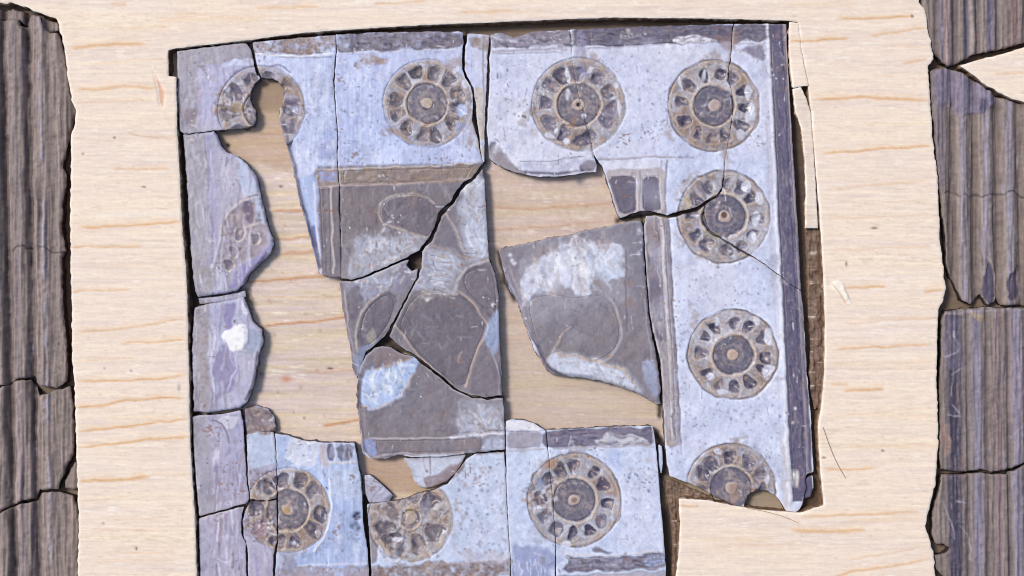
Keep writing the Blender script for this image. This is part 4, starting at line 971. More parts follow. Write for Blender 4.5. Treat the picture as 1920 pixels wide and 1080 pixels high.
for (x, y, r_, q_, c_) in [(272, 351, 4, .45, (110, 100, 90)), (217, 259, 2.5, 1, (150, 120, 95)), (158, 289, 2.5, 1, (175, 145, 115)), (1637, 428, 6, .4, (140, 120, 80)), (1585, 495, 2.5, 2, (150, 140, 130)), (338, 727, 3, 2.5, (190, 180, 170)),
                            (258, 1027, 2.2, 1.4, (120, 105, 95)), (196, 980, 3, .8, (185, 165, 150)), (1653, 844, 3, .7, (110, 95, 85)), (248, 695, 2.5, 1, (170, 165, 160)), (198, 690, 2, 1, (170, 165, 160)), (1543, 857, 4, .5, (130, 95, 60)), (1708, 32, 3, 1, (130, 90, 60))]:
    ql = BD.win([(x, y)], 12); s2, gx_, gy_ = ql
    BD.put(s2, np.exp(-(((gx_ - x) / r_) ** 2 + ((gy_ - y) / (r_ * q_)) ** 2)), c_, -.6)
BD.line([(287, 130), (298, 165), (307, 205)], 5, (205, 150, 110), .0, 0)
BD.poly([(286, 126), (300, 155), (312, 175), (309, 205), (303, 200), (294, 160)], (226, 178, 146), .8, 2, 1, -2.5)
BD.line([(287, 125), (297, 165), (307, 206)], 1.6, (250, 245, 232), .9, 1.5)
BD.line([(310, 212), (322, 245)], 1.8, (235, 215, 190), .7, .8)
BD.line([(245, 250), (265, 257), (300, 262)], 2.2, (205, 180, 150), .5, -.6)
# torn fibres at the right
BD.poly([(1552, 530), (1572, 525), (1582, 545), (1590, 562), (1575, 556), (1560, 545)], (250, 240, 225), .8, 2, 2, 3)
BD.line([(1556, 532), (1570, 548), (1584, 566)], 1.8, (205, 175, 140), .7, -1)
BD.line([(1576, 540), (1592, 566)], 2.5, (250, 244, 234), .9, 2.5)
BD.C = crisp(BD.C, 2.2, .6)
# floor of the recess: same wood, cut rough, soiled, with gap shade painted in
FL = wood((219, 201, 186), 400)
FL.C *= (1 + .05 * fbm(180, 14, 460, 3) + .03 * fbm(60, 5, 470, 2))[..., None]
FL.C[..., 2] *= 1 - .09 * np.clip(fbm(150, 10, 480, 3), -1, 1.5)
for pts, wd, a in [([(480, 300), (560, 296), (640, 290)], 3, .3), ([(505, 395), (560, 394), (640, 388)], 4, .65), ([(500, 450), (560, 446), (650, 440)], 4, .45), ([(520, 477), (600, 470), (660, 466)], 5, .5), ([(450, 530), (500, 526), (550, 521), (640, 515)], 4, .65),
                   ([(480, 612), (540, 607), (600, 602), (680, 588)], 3.4, .8), ([(560, 700), (600, 698), (680, 694)], 3, .3), ([(600, 800), (640, 795), (690, 786)], 3.5, .75), ([(460, 560), (650, 556)], 2, .25), ([(480, 250), (545, 245)], 3, .4),
                   ([(910, 385), (1000, 392), (1060, 386), (1160, 380)], 4, .45), ([(910, 430), (1000, 426), (1130, 415)], 3, .35), ([(935, 640), (1010, 634)], 2.5, .25), ([(950, 730), (1100, 724)], 2.5, .2), ([(680, 880), (780, 900)], 3, .3)]:
    streak(FL, pts, wd, a, (190, 132, 78))
FL.poly([(905, 310), (1165, 310), (1170, 420), (905, 470)], (194, 168, 146), .4, 14, 6, mott=.25)
FL.poly([(940, 560), (1240, 690), (1250, 830), (940, 800)], (192, 172, 156), .5, 20, 6)
FL.poly([(470, 140), (540, 140), (560, 320), (400, 300), (400, 240)], (188, 158, 130), .6, 10, 6)
FL.poly([(680, 840), (800, 860), (800, 940), (680, 920)], (178, 148, 122), .7, 10, 5)
FL.poly([(560, 20), (1480, 10), (1480, 60), (1300, 62), (1000, 78), (860, 70), (560, 84)], (104, 86, 72), .85, 5, 3)  # shade of the top recess wall, painted on the floor
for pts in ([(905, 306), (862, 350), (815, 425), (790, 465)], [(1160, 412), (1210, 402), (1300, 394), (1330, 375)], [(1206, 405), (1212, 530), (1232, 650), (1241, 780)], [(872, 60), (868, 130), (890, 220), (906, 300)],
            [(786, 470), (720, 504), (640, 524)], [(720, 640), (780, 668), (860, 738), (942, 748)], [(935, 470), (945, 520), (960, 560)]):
    FL.line(pts, 9, (58, 47, 42), .95, 0, 2)  # shade in the cracks, painted as dark bands on the floor
FL.poly([(472, 146), (534, 146), (536, 205), (474, 205)], (150, 128, 106), .7, 8, 3)  # occlusion inside the round hole, painted into the floor colour
FL.poly([(755, 475), (800, 470), (795, 520), (760, 515)], (70, 56, 50), .95, 4, 3)  # black of the crack junction painted in as shade
FL.poly([(690, 625), (760, 620), (760, 665), (690, 665)], (70, 56, 50), .9, 4, 3)  # second crack junction, shade painted the same way
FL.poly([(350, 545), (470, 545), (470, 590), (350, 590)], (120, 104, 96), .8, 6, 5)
FL.poly([(1228, 800), (1290, 880), (1290, 1090), (1235, 1090)], (52, 42, 36), .95, 6, 5)  # deep shade of the lower right gap painted on the floor
FL.poly([(325, 240), (352, 240), (372, 560), (374, 1090), (340, 1090)], (60, 48, 42), .95, 4, 2)  # left gap: its black shade put into the floor colour
FL.poly([(670, 930), (705, 930), (710, 1100), (680, 1100)], (60, 48, 42), .95, 4, 2)  # painted shade in the gap between the two bottom fragments
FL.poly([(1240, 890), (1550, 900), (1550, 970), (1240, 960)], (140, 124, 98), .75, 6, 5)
FL.poly([(1470, 30), (1560, 30), (1560, 970), (1480, 970)], (70, 54, 44), .9, 6, 4)  # gap shade beside the right rim, painted on the floor
FL.poly([(-140, -100), (170, -100), (170, 1180), (-140, 1180)], (110, 92, 78), .9, 6, 4)  # shadow under the left fluted stones painted into the floor
FL.poly([(1700, -100), (2060, -100), (2060, 1180), (1700, 1180)], (110, 92, 78), .9, 6, 4)  # same painted shadow under the right fluted stones
FL.spots([(480, 300), (640, 300), (660, 820), (480, 760)], 30, 1.5, 4, (170, 120, 85), .5, seed=61)
for (x, y, r_, q_, c_) in [(423, 270, 5.0, .9, (30, 22, 18)), (616, 692, 6, .45, (130, 80, 60)), (523, 348, 4, .6, (120, 95, 85)), (486, 702, 6, 1, (165, 148, 140)), (567, 786, 3, 1, (165, 150, 135)), (1088, 338, 8, 1, (150, 140, 140)), (533, 712, 10, .6, (205, 150, 125))]:
    ql = FL.win([(x, y)], 24); s2, gx_, gy_ = ql
    FL.put(s2, np.exp(-(((gx_ - x) / r_) ** 2 + ((gy_ - y) / (r_ * q_)) ** 2)), c_, -2 if c_[0] < 50 else 0)

FL.C = crisp(FL.C, 2.5, .7)
# ==================================================================== GEOMETRY: board
BT, FLZ = 9.0, -24.0            # board top and recess floor, 0 = face of the plaque
cav_main = ragged([(317, 96), (330, 92), (400, 84), (470, 76), (500, 72), (560, 64), (620, 59), (700, 54), (800, 48), (900, 44), (1000, 40), (1150, 34), (1300, 36), (1400, 38), (1476, 40),
                   (1495, 42), (1500, 90), (1511, 150), (1520, 215), (1526, 300), (1535, 400), (1541, 500), (1545, 600), (1544, 700), (1538, 760), (1532, 800), (1536, 880), (1543, 946),
                   (1500, 960), (1450, 957), (1400, 951), (1345, 941), (1318, 936), (1272, 934), (1274, 980), (1272, 1030), (1266, 1080), (1268, 1190),
                   (374, 1190), (371, 1085), (368, 1000), (368, 975), (363, 910), (359, 840), (357, 770), (356, 700), (354, 640), (353, 560), (350, 500), (342, 412), (338, 310), (335, 262), (333, 240), (333, 200), (332, 146), (318, 144)], 9, .5, 5, 0)
cav_left = ragged([(-140, 4), (30, 7), (62, 20), (108, 36), (115, 58), (124, 90), (130, 150), (136, 186), (146, 208), (142, 232), (136, 250), (136, 300), (134, 400), (135, 500), (137, 560), (138, 650), (143, 760), (147, 880), (150, 1000), (148, 1090), (150, 1190), (-140, 1190)], 6, 1.3, 6, 0)
cav_right = ragged([(1718, -60), (1722, 6), (1733, 22), (1738, 60), (1748, 112), (1737, 124), (1742, 200), (1746, 260), (1756, 340), (1760, 450), (1771, 540), (1768, 556), (1756, 582), (1754, 700), (1757, 830), (1752, 900), (1738, 960), (1732, 985), (1748, 1035), (1752, 1085), (1752, 1190), (2060, 1190), (2060, -60)], 6, 1.2, 8, 0)
wedge = ragged([(1797, 125), (1815, 118), (1832, 113), (1880, 102), (1925, 88), (2060, 60), (2060, 215), (1925, 194), (1895, 186), (1868, 174), (1840, 156), (1815, 135)], 7, .8, 9, 0)
def board_sd(px, py):
    shp = px.shape
    px = px.ravel(); py = py.ravel()
    out = np.full(px.shape, -200., f32)
    rect = np.maximum(np.abs(px - 960) - 3000, np.abs(py - 540) - 2400)
    out = np.maximum(out, rect)
    for P in (cav_main, cav_left, cav_right):
        x0, y0 = P.min(0) - 30; x1, y1 = P.max(0) + 30
        k = (px > x0) & (px < x1) & (py > y0) & (py < y1)
        if not k.any(): continue
        sd = seg_sd(px[k], py[k], P)
        if P is cav_right: sd = np.maximum(sd, -seg_sd(px[k], py[k], wedge))
        out[k] = np.maximum(out[k], -sd)
    return out.reshape(shp)
bxs = np.concatenate([np.linspace(-2060, -30, 60)[:-1], np.arange(-30, 1951, 2.4), np.linspace(1951, 3980, 60)[1:]]).astype(f32)
bys = np.concatenate([np.linspace(-1880, -16, 50)[:-1], np.arange(-16, 1097, 2.4), np.linspace(1097, 2960, 50)[1:]]).astype(f32)
board = bpy.data.objects.new("wooden_board", None); COL.objects.link(board)
tag(board, "pale softwood board with recesses cut out to hold the stone fragments", "board")
build("board_top", board_sd, bxs, bys, BD, M_WOOD, board, BT, zbot=FLZ - 3, wall=(132, 104, 80), edge_r=1.6, edge_j=.5, flare=2.0, wall_rough=1.6, edge_tint=((250, 243, 232), 3.5, .6))  # wall colour darkened to stand in for shade in the recess
# recess floor
fxs = np.concatenate([np.linspace(-2040, -20, 50)[:-1], np.arange(-20, 1941, 3.0), np.linspace(1941, 3960, 50)[1:]]).astype(f32)
fys = np.concatenate([np.linspace(-1860, -10, 40)[:-1], np.arange(-10, 1091, 3.0), np.linspace(1091, 2940, 40)[1:]]).astype(f32)
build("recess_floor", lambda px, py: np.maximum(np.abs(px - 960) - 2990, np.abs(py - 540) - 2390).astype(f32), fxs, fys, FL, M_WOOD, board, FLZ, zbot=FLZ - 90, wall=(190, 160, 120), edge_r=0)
# chipped ledge of the right-hand recess wall
ledge = ragged([(1512, 428), (1542, 426), (1546, 600), (1545, 700), (1539, 762), (1530, 770), (1523, 740), (1519, 700), (1522, 640), (1517, 560), (1514, 500)], 6, 1.2, 12, 0)
LD = wood((122, 102, 90), 600)
LD.C *= (1 + .12 * N_M + .1 * N_V)[..., None]; LD.Z += 2.2 * N_M + 1.5 * N_V + 2 * N_L
build("wall_ledge", lambda a, b: seg_sd(a, b, ledge), grid_axis(1500, 1552, 2), grid_axis(420, 776, 2), LD, M_WOOD, board, -9, zbot=FLZ - 3, wall=(120, 92, 68), edge_r=4)
# corner remains by the lower left step of the recess
corner = ragged([(1240, 905), (1262, 902), (1300, 918), (1338, 934), (1345, 944), (1275, 938), (1273, 980), (1272, 1040), (1266, 1100), (1260, 1100), (1262, 1000), (1254, 940)], 6, 1, 14, 0)
build("step_ledge", lambda a, b: seg_sd(a, b, corner), grid_axis(1234, 1350, 2), grid_axis(896, 1104, 2), LD, M_WOOD, board, -20, zbot=FLZ - 3, wall=(110, 84, 62), edge_r=4)

def simple(name, pts, layer, mat, z0, label, cat, step=1.8, rag=(6, 1.0, 0, 1), group=None, kind=None, **kw):
    P = ragged(pts, rag[0], rag[1], rag[2], rag[3]) if rag else np.asarray(pts, float)
    x0, y0 = P.min(0) - 3; x1, y1 = P.max(0) + 3
    o = build(name, lambda a, b: seg_sd(a, b, P), grid_axis(x0, x1, step), grid_axis(y0, y1, step), layer, mat, None, z0, **kw)
    tag(o, label, cat, group, kind)
    return o, P

# loose slivers of wood along the right edge of the recess
simple("wood_sliver", [(1478, 42), (1496, 44), (1499, 80), (1505, 120), (1513, 162), (1484, 166), (1479, 120), (1477, 80)], BD, M_WOOD, BT + 1.5, "short pale wood sliver at the upper right corner of the recess", "sliver",
       rag=(8, .3, 3, 0), zbot=BT - 9, wall=(196, 160, 122), edge_r=1.5, edge_tint=((252, 246, 236), 3, .7), tilt=(.02, .03, 1490, 100))
simple("wood_sliver", [(1484, 168), (1500, 164), (1512, 190), (1519, 212), (1522, 250), (1527, 330), (1533, 428), (1508, 428), (1509, 360), (1507, 300), (1500, 240), (1489, 210)], BD, M_WOOD, BT - 1, "long pale bent wood sliver beside the dark right rim of the plaque", "sliver",
       rag=(8, .4, 4, 0), zbot=BT - 10, wall=(190, 150, 110), edge_r=1.5, edge_tint=((252, 248, 240), 4, .7), tilt=(-.12, .0, 1515, 300))

# fine dark fibre on the board at the lower right
def fibre(pts, r, label, col):
    cu = bpy.data.curves.new("fibre", 'CURVE'); cu.dimensions = '3D'; cu.bevel_depth = r * S; cu.bevel_resolution = 2
    sp = cu.splines.new('NURBS'); sp.points.add(len(pts) - 1)
    for i, (x, y, z) in enumerate(pts): sp.points[i].co = ((x - CX) * S, (CY - y) * S, z * S, 1)
    sp.use_endpoint_u = True
    m, n, b = nodes_mat("fibre_material")
    b.inputs["Base Color"].default_value = (*lin(col), 1); b.inputs["Roughness"].default_value = .7
    tc = n.nodes.new("ShaderNodeTexCoord"); t = tex_noise(n, tc.outputs["Object"], 900)
    bp = n.nodes.new("ShaderNodeBump"); bp.inputs["Distance"].default_value = 2e-5; n.links.new(t, bp.inputs["Height"]); n.links.new(bp.outputs[0], b.inputs["Normal"])
    cu.materials.append(m)
    o = bpy.data.objects.new("fibre", cu)
    dg = bpy.context.evaluated_depsgraph_get()
    COL.objects.link(o); dg.update()
    me = bpy.data.meshes.new_from_object(o.evaluated_get(dg)); bpy.data.objects.remove(o)
    o = bpy.data.objects.new("fibre", me); COL.objects.link(o)
    tag(o, label, "fibre")
fibre([(1541, 800, BT + 1), (1550, 828, BT + 4), (1560, 854, BT + 2), (1571, 876, BT + 2), (1584, 896, BT + 1)], .42, "thin dark fibre lying on the pale wood at the lower right", (110, 85, 62))
fibre([(1400, 952, BT), (1440, 957, BT + 3), (1470, 966, BT + 3), (1496, 980, BT + 1)], .4, "thin tan fibre curling off the board under the broken tip of the right strip", (165, 130, 95))

# ==================================================================== GEOMETRY: plaque fragments
GRP = "fragments of the rosette plaque"
STEP = 1.8
def circ(cx, cy, R):
    return lambda a, b: (np.hypot(a - cx, b - cy) - R).astype(f32)
frag_n = 0
RT = random.Random(3)
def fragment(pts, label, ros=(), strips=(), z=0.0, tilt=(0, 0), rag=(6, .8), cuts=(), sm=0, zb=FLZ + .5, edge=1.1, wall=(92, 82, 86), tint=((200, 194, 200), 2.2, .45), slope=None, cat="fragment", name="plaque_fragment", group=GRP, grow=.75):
    """one loose fragment: a slab, its rosette(s) with petals, its rim and carved strips"""
    global frag_n
    frag_n += 1
    P = ragged(pts, rag[0], rag[1], 100 + frag_n, sm)
    x0, y0 = P.min(0) - 3; x1, y1 = P.max(0) + 3
    cxy = P.mean(0)
    holes = [c for c in cuts]
    def fsd(a, b):
        sd = seg_sd(a, b, P) - grow
        for h in holes: sd = np.maximum(sd, -h(a, b))
        return sd
    root = bpy.data.objects.new(name, None); COL.objects.link(root)
    root.location = ((cxy[0] - CX) * S, (CY - cxy[1]) * S, zb * S)
    tag(root, label, cat, group)
    if tilt == (0, 0): tilt = (RT.uniform(-.009, .009), RT.uniform(-.009, .009))
    tl = (tilt[0], tilt[1], cxy[0], cxy[1])
    sunk = []
    for ri in ros:
        cx, cy, R = ROS[ri][:3]
        sunk.append((cx, cy, R))
    def zx(a, b):
        o = 0
        for cx, cy, R in sunk: o = o - 4.5 * (1 - sstep(R - 2.5, R, np.hypot(a - cx, b - cy)))
        for sp in strips: o = o - 3 * (1 - sstep(-2.5, .0, seg_sd(a, b, sp[1])))
        if slope is not None:
            for (ln, wd, dz) in slope:
                dd = seg_sd(a, b, ln, False)
                o = o - dz * np.clip(1 - dd / wd, 0, 1)
        return o
    def place(o):
        if o is not None:
            o.parent = root
            o.matrix_parent_inverse = root.matrix_basis.inverted()
        return o
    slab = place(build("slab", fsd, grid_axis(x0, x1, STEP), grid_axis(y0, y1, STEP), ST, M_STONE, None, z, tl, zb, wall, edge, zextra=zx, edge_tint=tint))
    for pname, sp in strips:
        q = np.asarray(sp, float); a0 = np.maximum(q.min(0) - 2, [x0, y0]); a1 = np.minimum(q.max(0) + 2, [x1, y1])
        if (a1 <= a0).any(): continue
        place(build(pname, lambda a, b: np.maximum(fsd(a, b), seg_sd(a, b, sp)), grid_axis(a0[0], a1[0], 1.6), grid_axis(a0[1], a1[1], 1.6), ST, M_STONE, None, z + .15, tl, z - 5, wall, 1.2, zextra=None, edge_tint=None))
    for ri in ros:
        r = ROS[ri]; cx, cy, R = r[:3]; NP, CR = RP[ri][0], RP[ri][8]
        a0 = np.maximum([cx - R - 2, cy - R - 2], [x0, y0]); a1 = np.minimum([cx + R + 2, cy + R + 2], [x1, y1])
        gx, gy = grid_axis(a0[0], a1[0], 1.6), grid_axis(a0[1], a1[1], 1.6)
        def web(a, b):
            sd = np.maximum(fsd(a, b), np.hypot(a - cx, b - cy) - R)
            for k in range(NP): sd = np.maximum(sd, -petal_sd(a, b, r, k))
            return np.maximum(sd, R * CR - np.hypot(a - cx, b - cy)).astype(f32)
        ro = place(build("rosette", web, gx, gy, ST, M_STONE, None, z + .1, tl, z - 6, wall, 1.0))
        if ro is None: continue
        ro["label"] = "carved rosette disc with a ring of hollow petals"
        def sub(nm, fn, bb):
            b0 = np.maximum(bb[:2], [x0, y0]); b1 = np.minimum(bb[2:], [x1, y1])
            if (b1 - b0 < 4).any(): return
            o = build(nm, fn, grid_axis(b0[0], b1[0], 1.6), grid_axis(b0[1], b1[1], 1.6), ST, M_STONE, None, z + .1, tl, z - 7, wall, .7)
            if o is None: return
            if len(o.data.polygons) < 14: bpy.data.objects.remove(o); return
            o.parent = ro; o.matrix_parent_inverse = (root.matrix_basis @ ro.matrix_parent_inverse @ ro.matrix_basis).inverted()
        for k in range(NP):
            a_ = r[3] + 2 * math.pi * k / NP
            mx, my = cx + R * RP[ri][1] * math.cos(a_), cy + R * RP[ri][1] * math.sin(a_)
            sub("petal", lambda a, b: np.maximum(fsd(a, b), petal_sd(a, b, r, k)).astype(f32), np.array([mx - 27, my - 27, mx + 27, my + 27]))
        cr_ = R * CR
        sub("rosette_centre", lambda a, b: np.maximum(np.maximum(fsd(a, b), np.hypot(a - cx, b - cy) - cr_), R * .14 - np.hypot(a - cx, b - cy)).astype(f32), np.array([cx - cr_ - 2, cy - cr_ - 2, cx + cr_ + 2, cy + cr_ + 2]))
        sub("boss", lambda a, b: np.maximum(fsd(a, b), np.hypot(a - cx, b - cy) - R * .14).astype(f32), np.array([cx - 16, cy - 16, cx + 16, cy + 16]))
    return root

hole1 = circ(502, 178, 33)
H_PAL = (74, 66, 74)
# top row
fragment([(333, 97), (360, 93), (400, 88), (450, 82), (462, 83), (469, 92), (472, 105), (475, 122), (479, 138), (487, 146), (476, 156), (469, 172), (468, 186), (473, 200), (479, 206), (478, 225), (475, 234), (462, 238), (440, 241), (400, 244), (370, 247), (345, 250), (338, 244), (335, 200), (334, 150)],
         "square lilac corner fragment at the top left, left half of a rosette worn rough", ros=(0,), z=.5, tilt=(.004, .0))
fragment([(475, 80), (500, 78), (560, 72), (628, 67), (629, 90), (626, 115), (623, 150), (625, 180), (628, 220), (631, 250), (630, 290), (632, 330), (634, 350), (635, 410), (637, 460), (638, 518), (618, 518), (603, 514), (597, 505), (585, 460), (572, 410), (560, 370), (552, 330), (546, 300), (538, 275), (531, 250), (526, 225),
          (523, 206), (530, 195), (534, 180), (531, 163), (522, 151), (510, 145), (498, 145), (490, 144), (484, 125), (479, 105)],
         "long pale blue fragment tapering downward, round hole bitten from its top left", grow=1.25, ros=(0,), rag=(6, .6), z=0,
         strips=(("rim", [(470, 60), (640, 55), (640, 98), (560, 101), (520, 98), (474, 100)]), ("frame_moulding", [(600, 352), (618, 352), (622, 530), (608, 530)])),
         slope=[([(528, 215), (535, 250), (543, 280), (550, 310), (558, 350), (572, 400), (586, 450), (600, 505)], 12, 14)])
fragment([(631, 66), (700, 62), (800, 60), (867, 61), (868, 80), (865, 100), (865, 130), (871, 147), (881, 162), (885, 180), (886, 202), (884, 225), (890, 245), (895, 265), (900, 290), (904, 306), (897, 315), (884, 333), (868, 339), (857, 353), (847, 373), (832, 386), (821, 398), (814, 423), (804, 443), (797, 452), (791, 459), (786, 468),
          (756, 484), (725, 498), (700, 508), (680, 518), (660, 523), (641, 521), (641, 460), (639, 410), (638, 350), (636, 325), (634, 290), (635, 250), (632, 220), (629, 180), (628, 150), (631, 115), (633, 90)],
         "large pale blue fragment, brown rosette above a dark panel carved with one leaf", grow=1.1, ros=(1,), rag=(6, .8),
         strips=(("rim", [(625, 50), (880, 50), (880, 84), (800, 97), (740, 93), (625, 99)]), ("frame_moulding", [(645, 320), (885, 314), (872, 336), (860, 338), (645, 344)]), ("carved_leaf", smooth(leaf, 2))))
fragment([(877, 63), (900, 63), (918, 65), (918, 80), (914, 110), (913, 150), (912, 180), (910, 215), (909, 245), (909, 275), (909, 300), (906, 308), (903, 298), (900, 275), (897, 245), (893, 222), (893, 200), (889, 180), (887, 165), (877, 146), (871, 130), (871, 100), (874, 80)],
         "narrow vertical sliver wedged between the brown rosette fragment and the white slab", grow=-.5, ros=(), rag=(6, .7), z=-1)
fragment([(921, 65), (940, 62), (955, 68), (963, 71), (985, 65), (1000, 60), (1040, 58), (1067, 57), (1069, 75), (1071, 95), (1073, 118), (1076, 140), (1080, 160), (1086, 190), (1094, 212), (1101, 235), (1107, 262), (1112, 292), (1118, 310), (1117, 322), (1100, 322), (1080, 326), (1050, 329), (1010, 330), (990, 327), (960, 319), (935, 309), (918, 296), (917, 270), (914, 240), (916, 210), (918, 180), (919, 150), (919, 110), (922, 85)],
         "white top middle fragment, left half of a rosette and a chipped lower corner", grow=1.2, ros=(2,), rag=(6, .7), strips=(("rim", [(915, 50), (1075, 50), (1075, 86), (915, 91)]),), tint=((205, 200, 206), 3, .5))
fragment([(1070, 57), (1120, 54), (1250, 50), (1374, 46), (1370, 72), (1369, 100), (1365, 130), (1365, 150), (1371, 172), (1373, 200), (1369, 240), (1363, 275), (1358, 300), (1356, 330), (1352, 352), (1342, 365), (1324, 375), (1308, 386), (1290, 391), (1270, 395), (1251, 402), (1227, 396), (1212, 393), (1198, 395), (1182, 400), (1164, 407), (1158, 398), (1150, 370), (1140, 340), (1131, 312), (1121, 298), (1114, 288), (1110, 262), (1104, 235), (1096, 210), (1089, 190), (1083, 160), (1079, 140), (1075, 118), (1074, 95), (1072, 75)],
         "broad white fragment with two small dark sunk panels at its lower left", grow=1.25, ros=(2, 3, 4), rag=(6, .7),
         strips=(("rim", [(1065, 40), (1480, 36), (1480, 75), (1300, 79), (1160, 86), (1108, 86), (1106, 60), (1065, 62)]), ("sunk_panel", [(1141, 332), (1192, 330), (1194, 392), (1170, 401), (1161, 400)]), ("sunk_panel", [(1205, 330), (1236, 330), (1239, 396), (1208, 390)])))
fragment([(1378, 46), (1473, 46), (1474, 90), (1478, 160), (1484, 260), (1490, 360), (1496, 450), (1499, 520), (1500, 542), (1480, 530), (1460, 513), (1436, 495), (1410, 478), (1378, 460), (1345, 440), (1331, 428), (1323, 410), (1322, 392), (1330, 380), (1345, 371), (1355, 359), (1360, 335), (1361, 300), (1366, 275), (1372, 240), (1377, 200), (1374, 172), (1369, 150), (1369, 130), (1373, 100), (1374, 72)],
         "top right corner fragment with two partial rosettes and a dark scratched rim", grow=1.2, ros=(3, 4), rag=(6, .6), z=.6, strips=(("rim", [(rimx(y, 1445, 1488), y) for y in (78, 200, 350, 560)] + [(rimx(y, 1472, 1516), y) for y in (560, 350, 200, 78)]),))
fragment([(1212, 406), (1228, 405), (1250, 412), (1272, 406), (1292, 401), (1310, 396), (1320, 388), (1319, 394), (1320, 412), (1329, 431), (1344, 443), (1376, 463), (1408, 481), (1434, 498), (1458, 516), (1480, 534), (1501, 546), (1506, 600), (1512, 700), (1520, 800), (1524, 884), (1512, 888), (1508, 900), (1510, 915), (1504, 945), (1496, 956), (1488, 961), (1480, 961), (1473, 955), (1466, 942), (1455, 928), (1440, 919), (1425, 917), (1410, 921), (1401, 929), (1397, 940), (1393, 953), (1380, 947), (1350, 934), (1320, 917), (1290, 904), (1257, 892), (1252, 870), (1248, 830), (1245, 760), (1243, 720), (1240, 680), (1231, 640), (1220, 590), (1215, 530), (1211, 470), (1209, 425)],
         "tall white right-hand strip with two full rosettes and its lower tip broken in an arc", grow=1.1, ros=(4, 5, 6), rag=(6, .6),
         strips=(("rim", [(rimx(y, 1446, 1489), y) for y in (500, 600, 700, 800, 925)] + [(rimx(y, 1472, 1514), y) for y in (925, 800, 700, 600, 500)]), ("frame_moulding", [(1236, 412), (1246, 412), (1255, 560), (1263, 680), (1268, 826), (1258, 828), (1254, 700), (1244, 560)])), tint=((222, 220, 226), 3, .6))
fragment([(1511, 900), (1524, 893), (1526, 915), (1520, 932), (1509, 935)], "tiny dark chip of rim beside the lower right tip of the tall strip", z=-6, rag=(5, .4), tint=None)
# centre
fragment([(936, 468), (960, 462), (1000, 455), (1030, 446), (1050, 444), (1072, 441), (1100, 432), (1140, 425), (1165, 420), (1182, 415), (1200, 414), (1204, 422), (1206, 470), (1211, 530), (1215, 590), (1224, 640), (1233, 690), (1237, 730), (1237, 757), (1230, 756), (1195, 736), (1150, 720), (1120, 712), (1085, 707), (1058, 706), (1038, 702), (1022, 686), (1003, 655), (987, 612), (971, 567), (955, 540), (944, 502)],
         "isolated boat-shaped dark centre fragment with a white patch along its top", rag=(6, 1.0), z=1, edge=4, strips=(("carved_disc", smooth([(992, 560), (1040, 552), (1080, 560), (1112, 552), (1134, 556), (1153, 580), (1162, 615), (1160, 642), (1146, 662), (1120, 678), (1080, 672), (1062, 658), (1040, 660), (1024, 672), (1006, 635), (994, 590)], 2)),),
         slope=[([(1020, 690), (1040, 703), (1060, 706), (1110, 712)], 8, 8)])
fragment([(905, 314), (909, 340), (911, 380), (914, 430), (918, 486), (929, 515), (935, 550), (936, 600), (938, 650), (941, 700), (941, 742), (910, 745), (882, 740), (860, 732), (830, 707), (800, 682), (778, 665), (760, 656), (742, 642), (729, 630), (741, 605), (752, 582), (762, 562), (772, 542), (784, 521), (790, 500), (791, 472), (797, 462), (809, 452), (819, 430), (827, 406), (838, 393), (852, 379), (862, 361), (874, 346), (893, 333)],
         "tall dark centre fragment, white along its upper right, with a large smooth lens shape", grow=-.6, rag=(6, .8), z=.5,
         strips=(("carved_leaf", smooth([(764, 578), (778, 556), (802, 548), (852, 550), (880, 564), (908, 600), (909, 618), (897, 646), (881, 688), (874, 722), (852, 720), (792, 668), (748, 612)], 2)), ("carved_leaf", smooth([(868, 518), (886, 506), (916, 498), (926, 520), (931, 570), (928, 602), (905, 575), (874, 544)], 2))))
fragment([(636, 527), (660, 527), (682, 522), (704, 512), (730, 501), (757, 489), (768, 486), (762, 498), (772, 508), (784, 503), (780, 522), (768, 545), (758, 562), (748, 583), (736, 606), (722, 629), (702, 648), (686, 660), (677, 688), (668, 712), (662, 700), (656, 660), (647, 610), (640, 570)],
         "dark wedge fragment pointing down between the leaf panel and the left opening", grow=-.3, rag=(6, .7), z=-.5, slope=[([(634, 540), (640, 580), (648, 620), (657, 670), (664, 705)], 11, 10)],
         strips=(("carved_leaf", smooth([(724, 551), (742, 564), (732, 600), (710, 634), (684, 652), (676, 630), (679, 598), (694, 572)], 2)),))
fragment([(686, 668), (702, 654), (716, 650), (732, 652), (750, 663), (775, 669), (792, 684), (820, 706), (850, 731), (884, 746), (915, 750), (942, 748), (944, 780), (945, 812), (946, 842), (905, 846), (870, 850), (820, 855), (770, 856), (745, 852), (722, 859), (692, 859), (680, 850), (676, 820), (672, 780), (669, 720), (676, 690)],
         "dark lower centre fragment with a bright blue-white flake scar at its left", rag=(6, .9), z=0, slope=[([(672, 710), (673, 770), (678, 830), (684, 852)], 10, 8)],
         strips=(("frame_moulding", [(706, 827), (845, 825), (903, 823), (903, 842), (860, 846), (708, 850)]),))
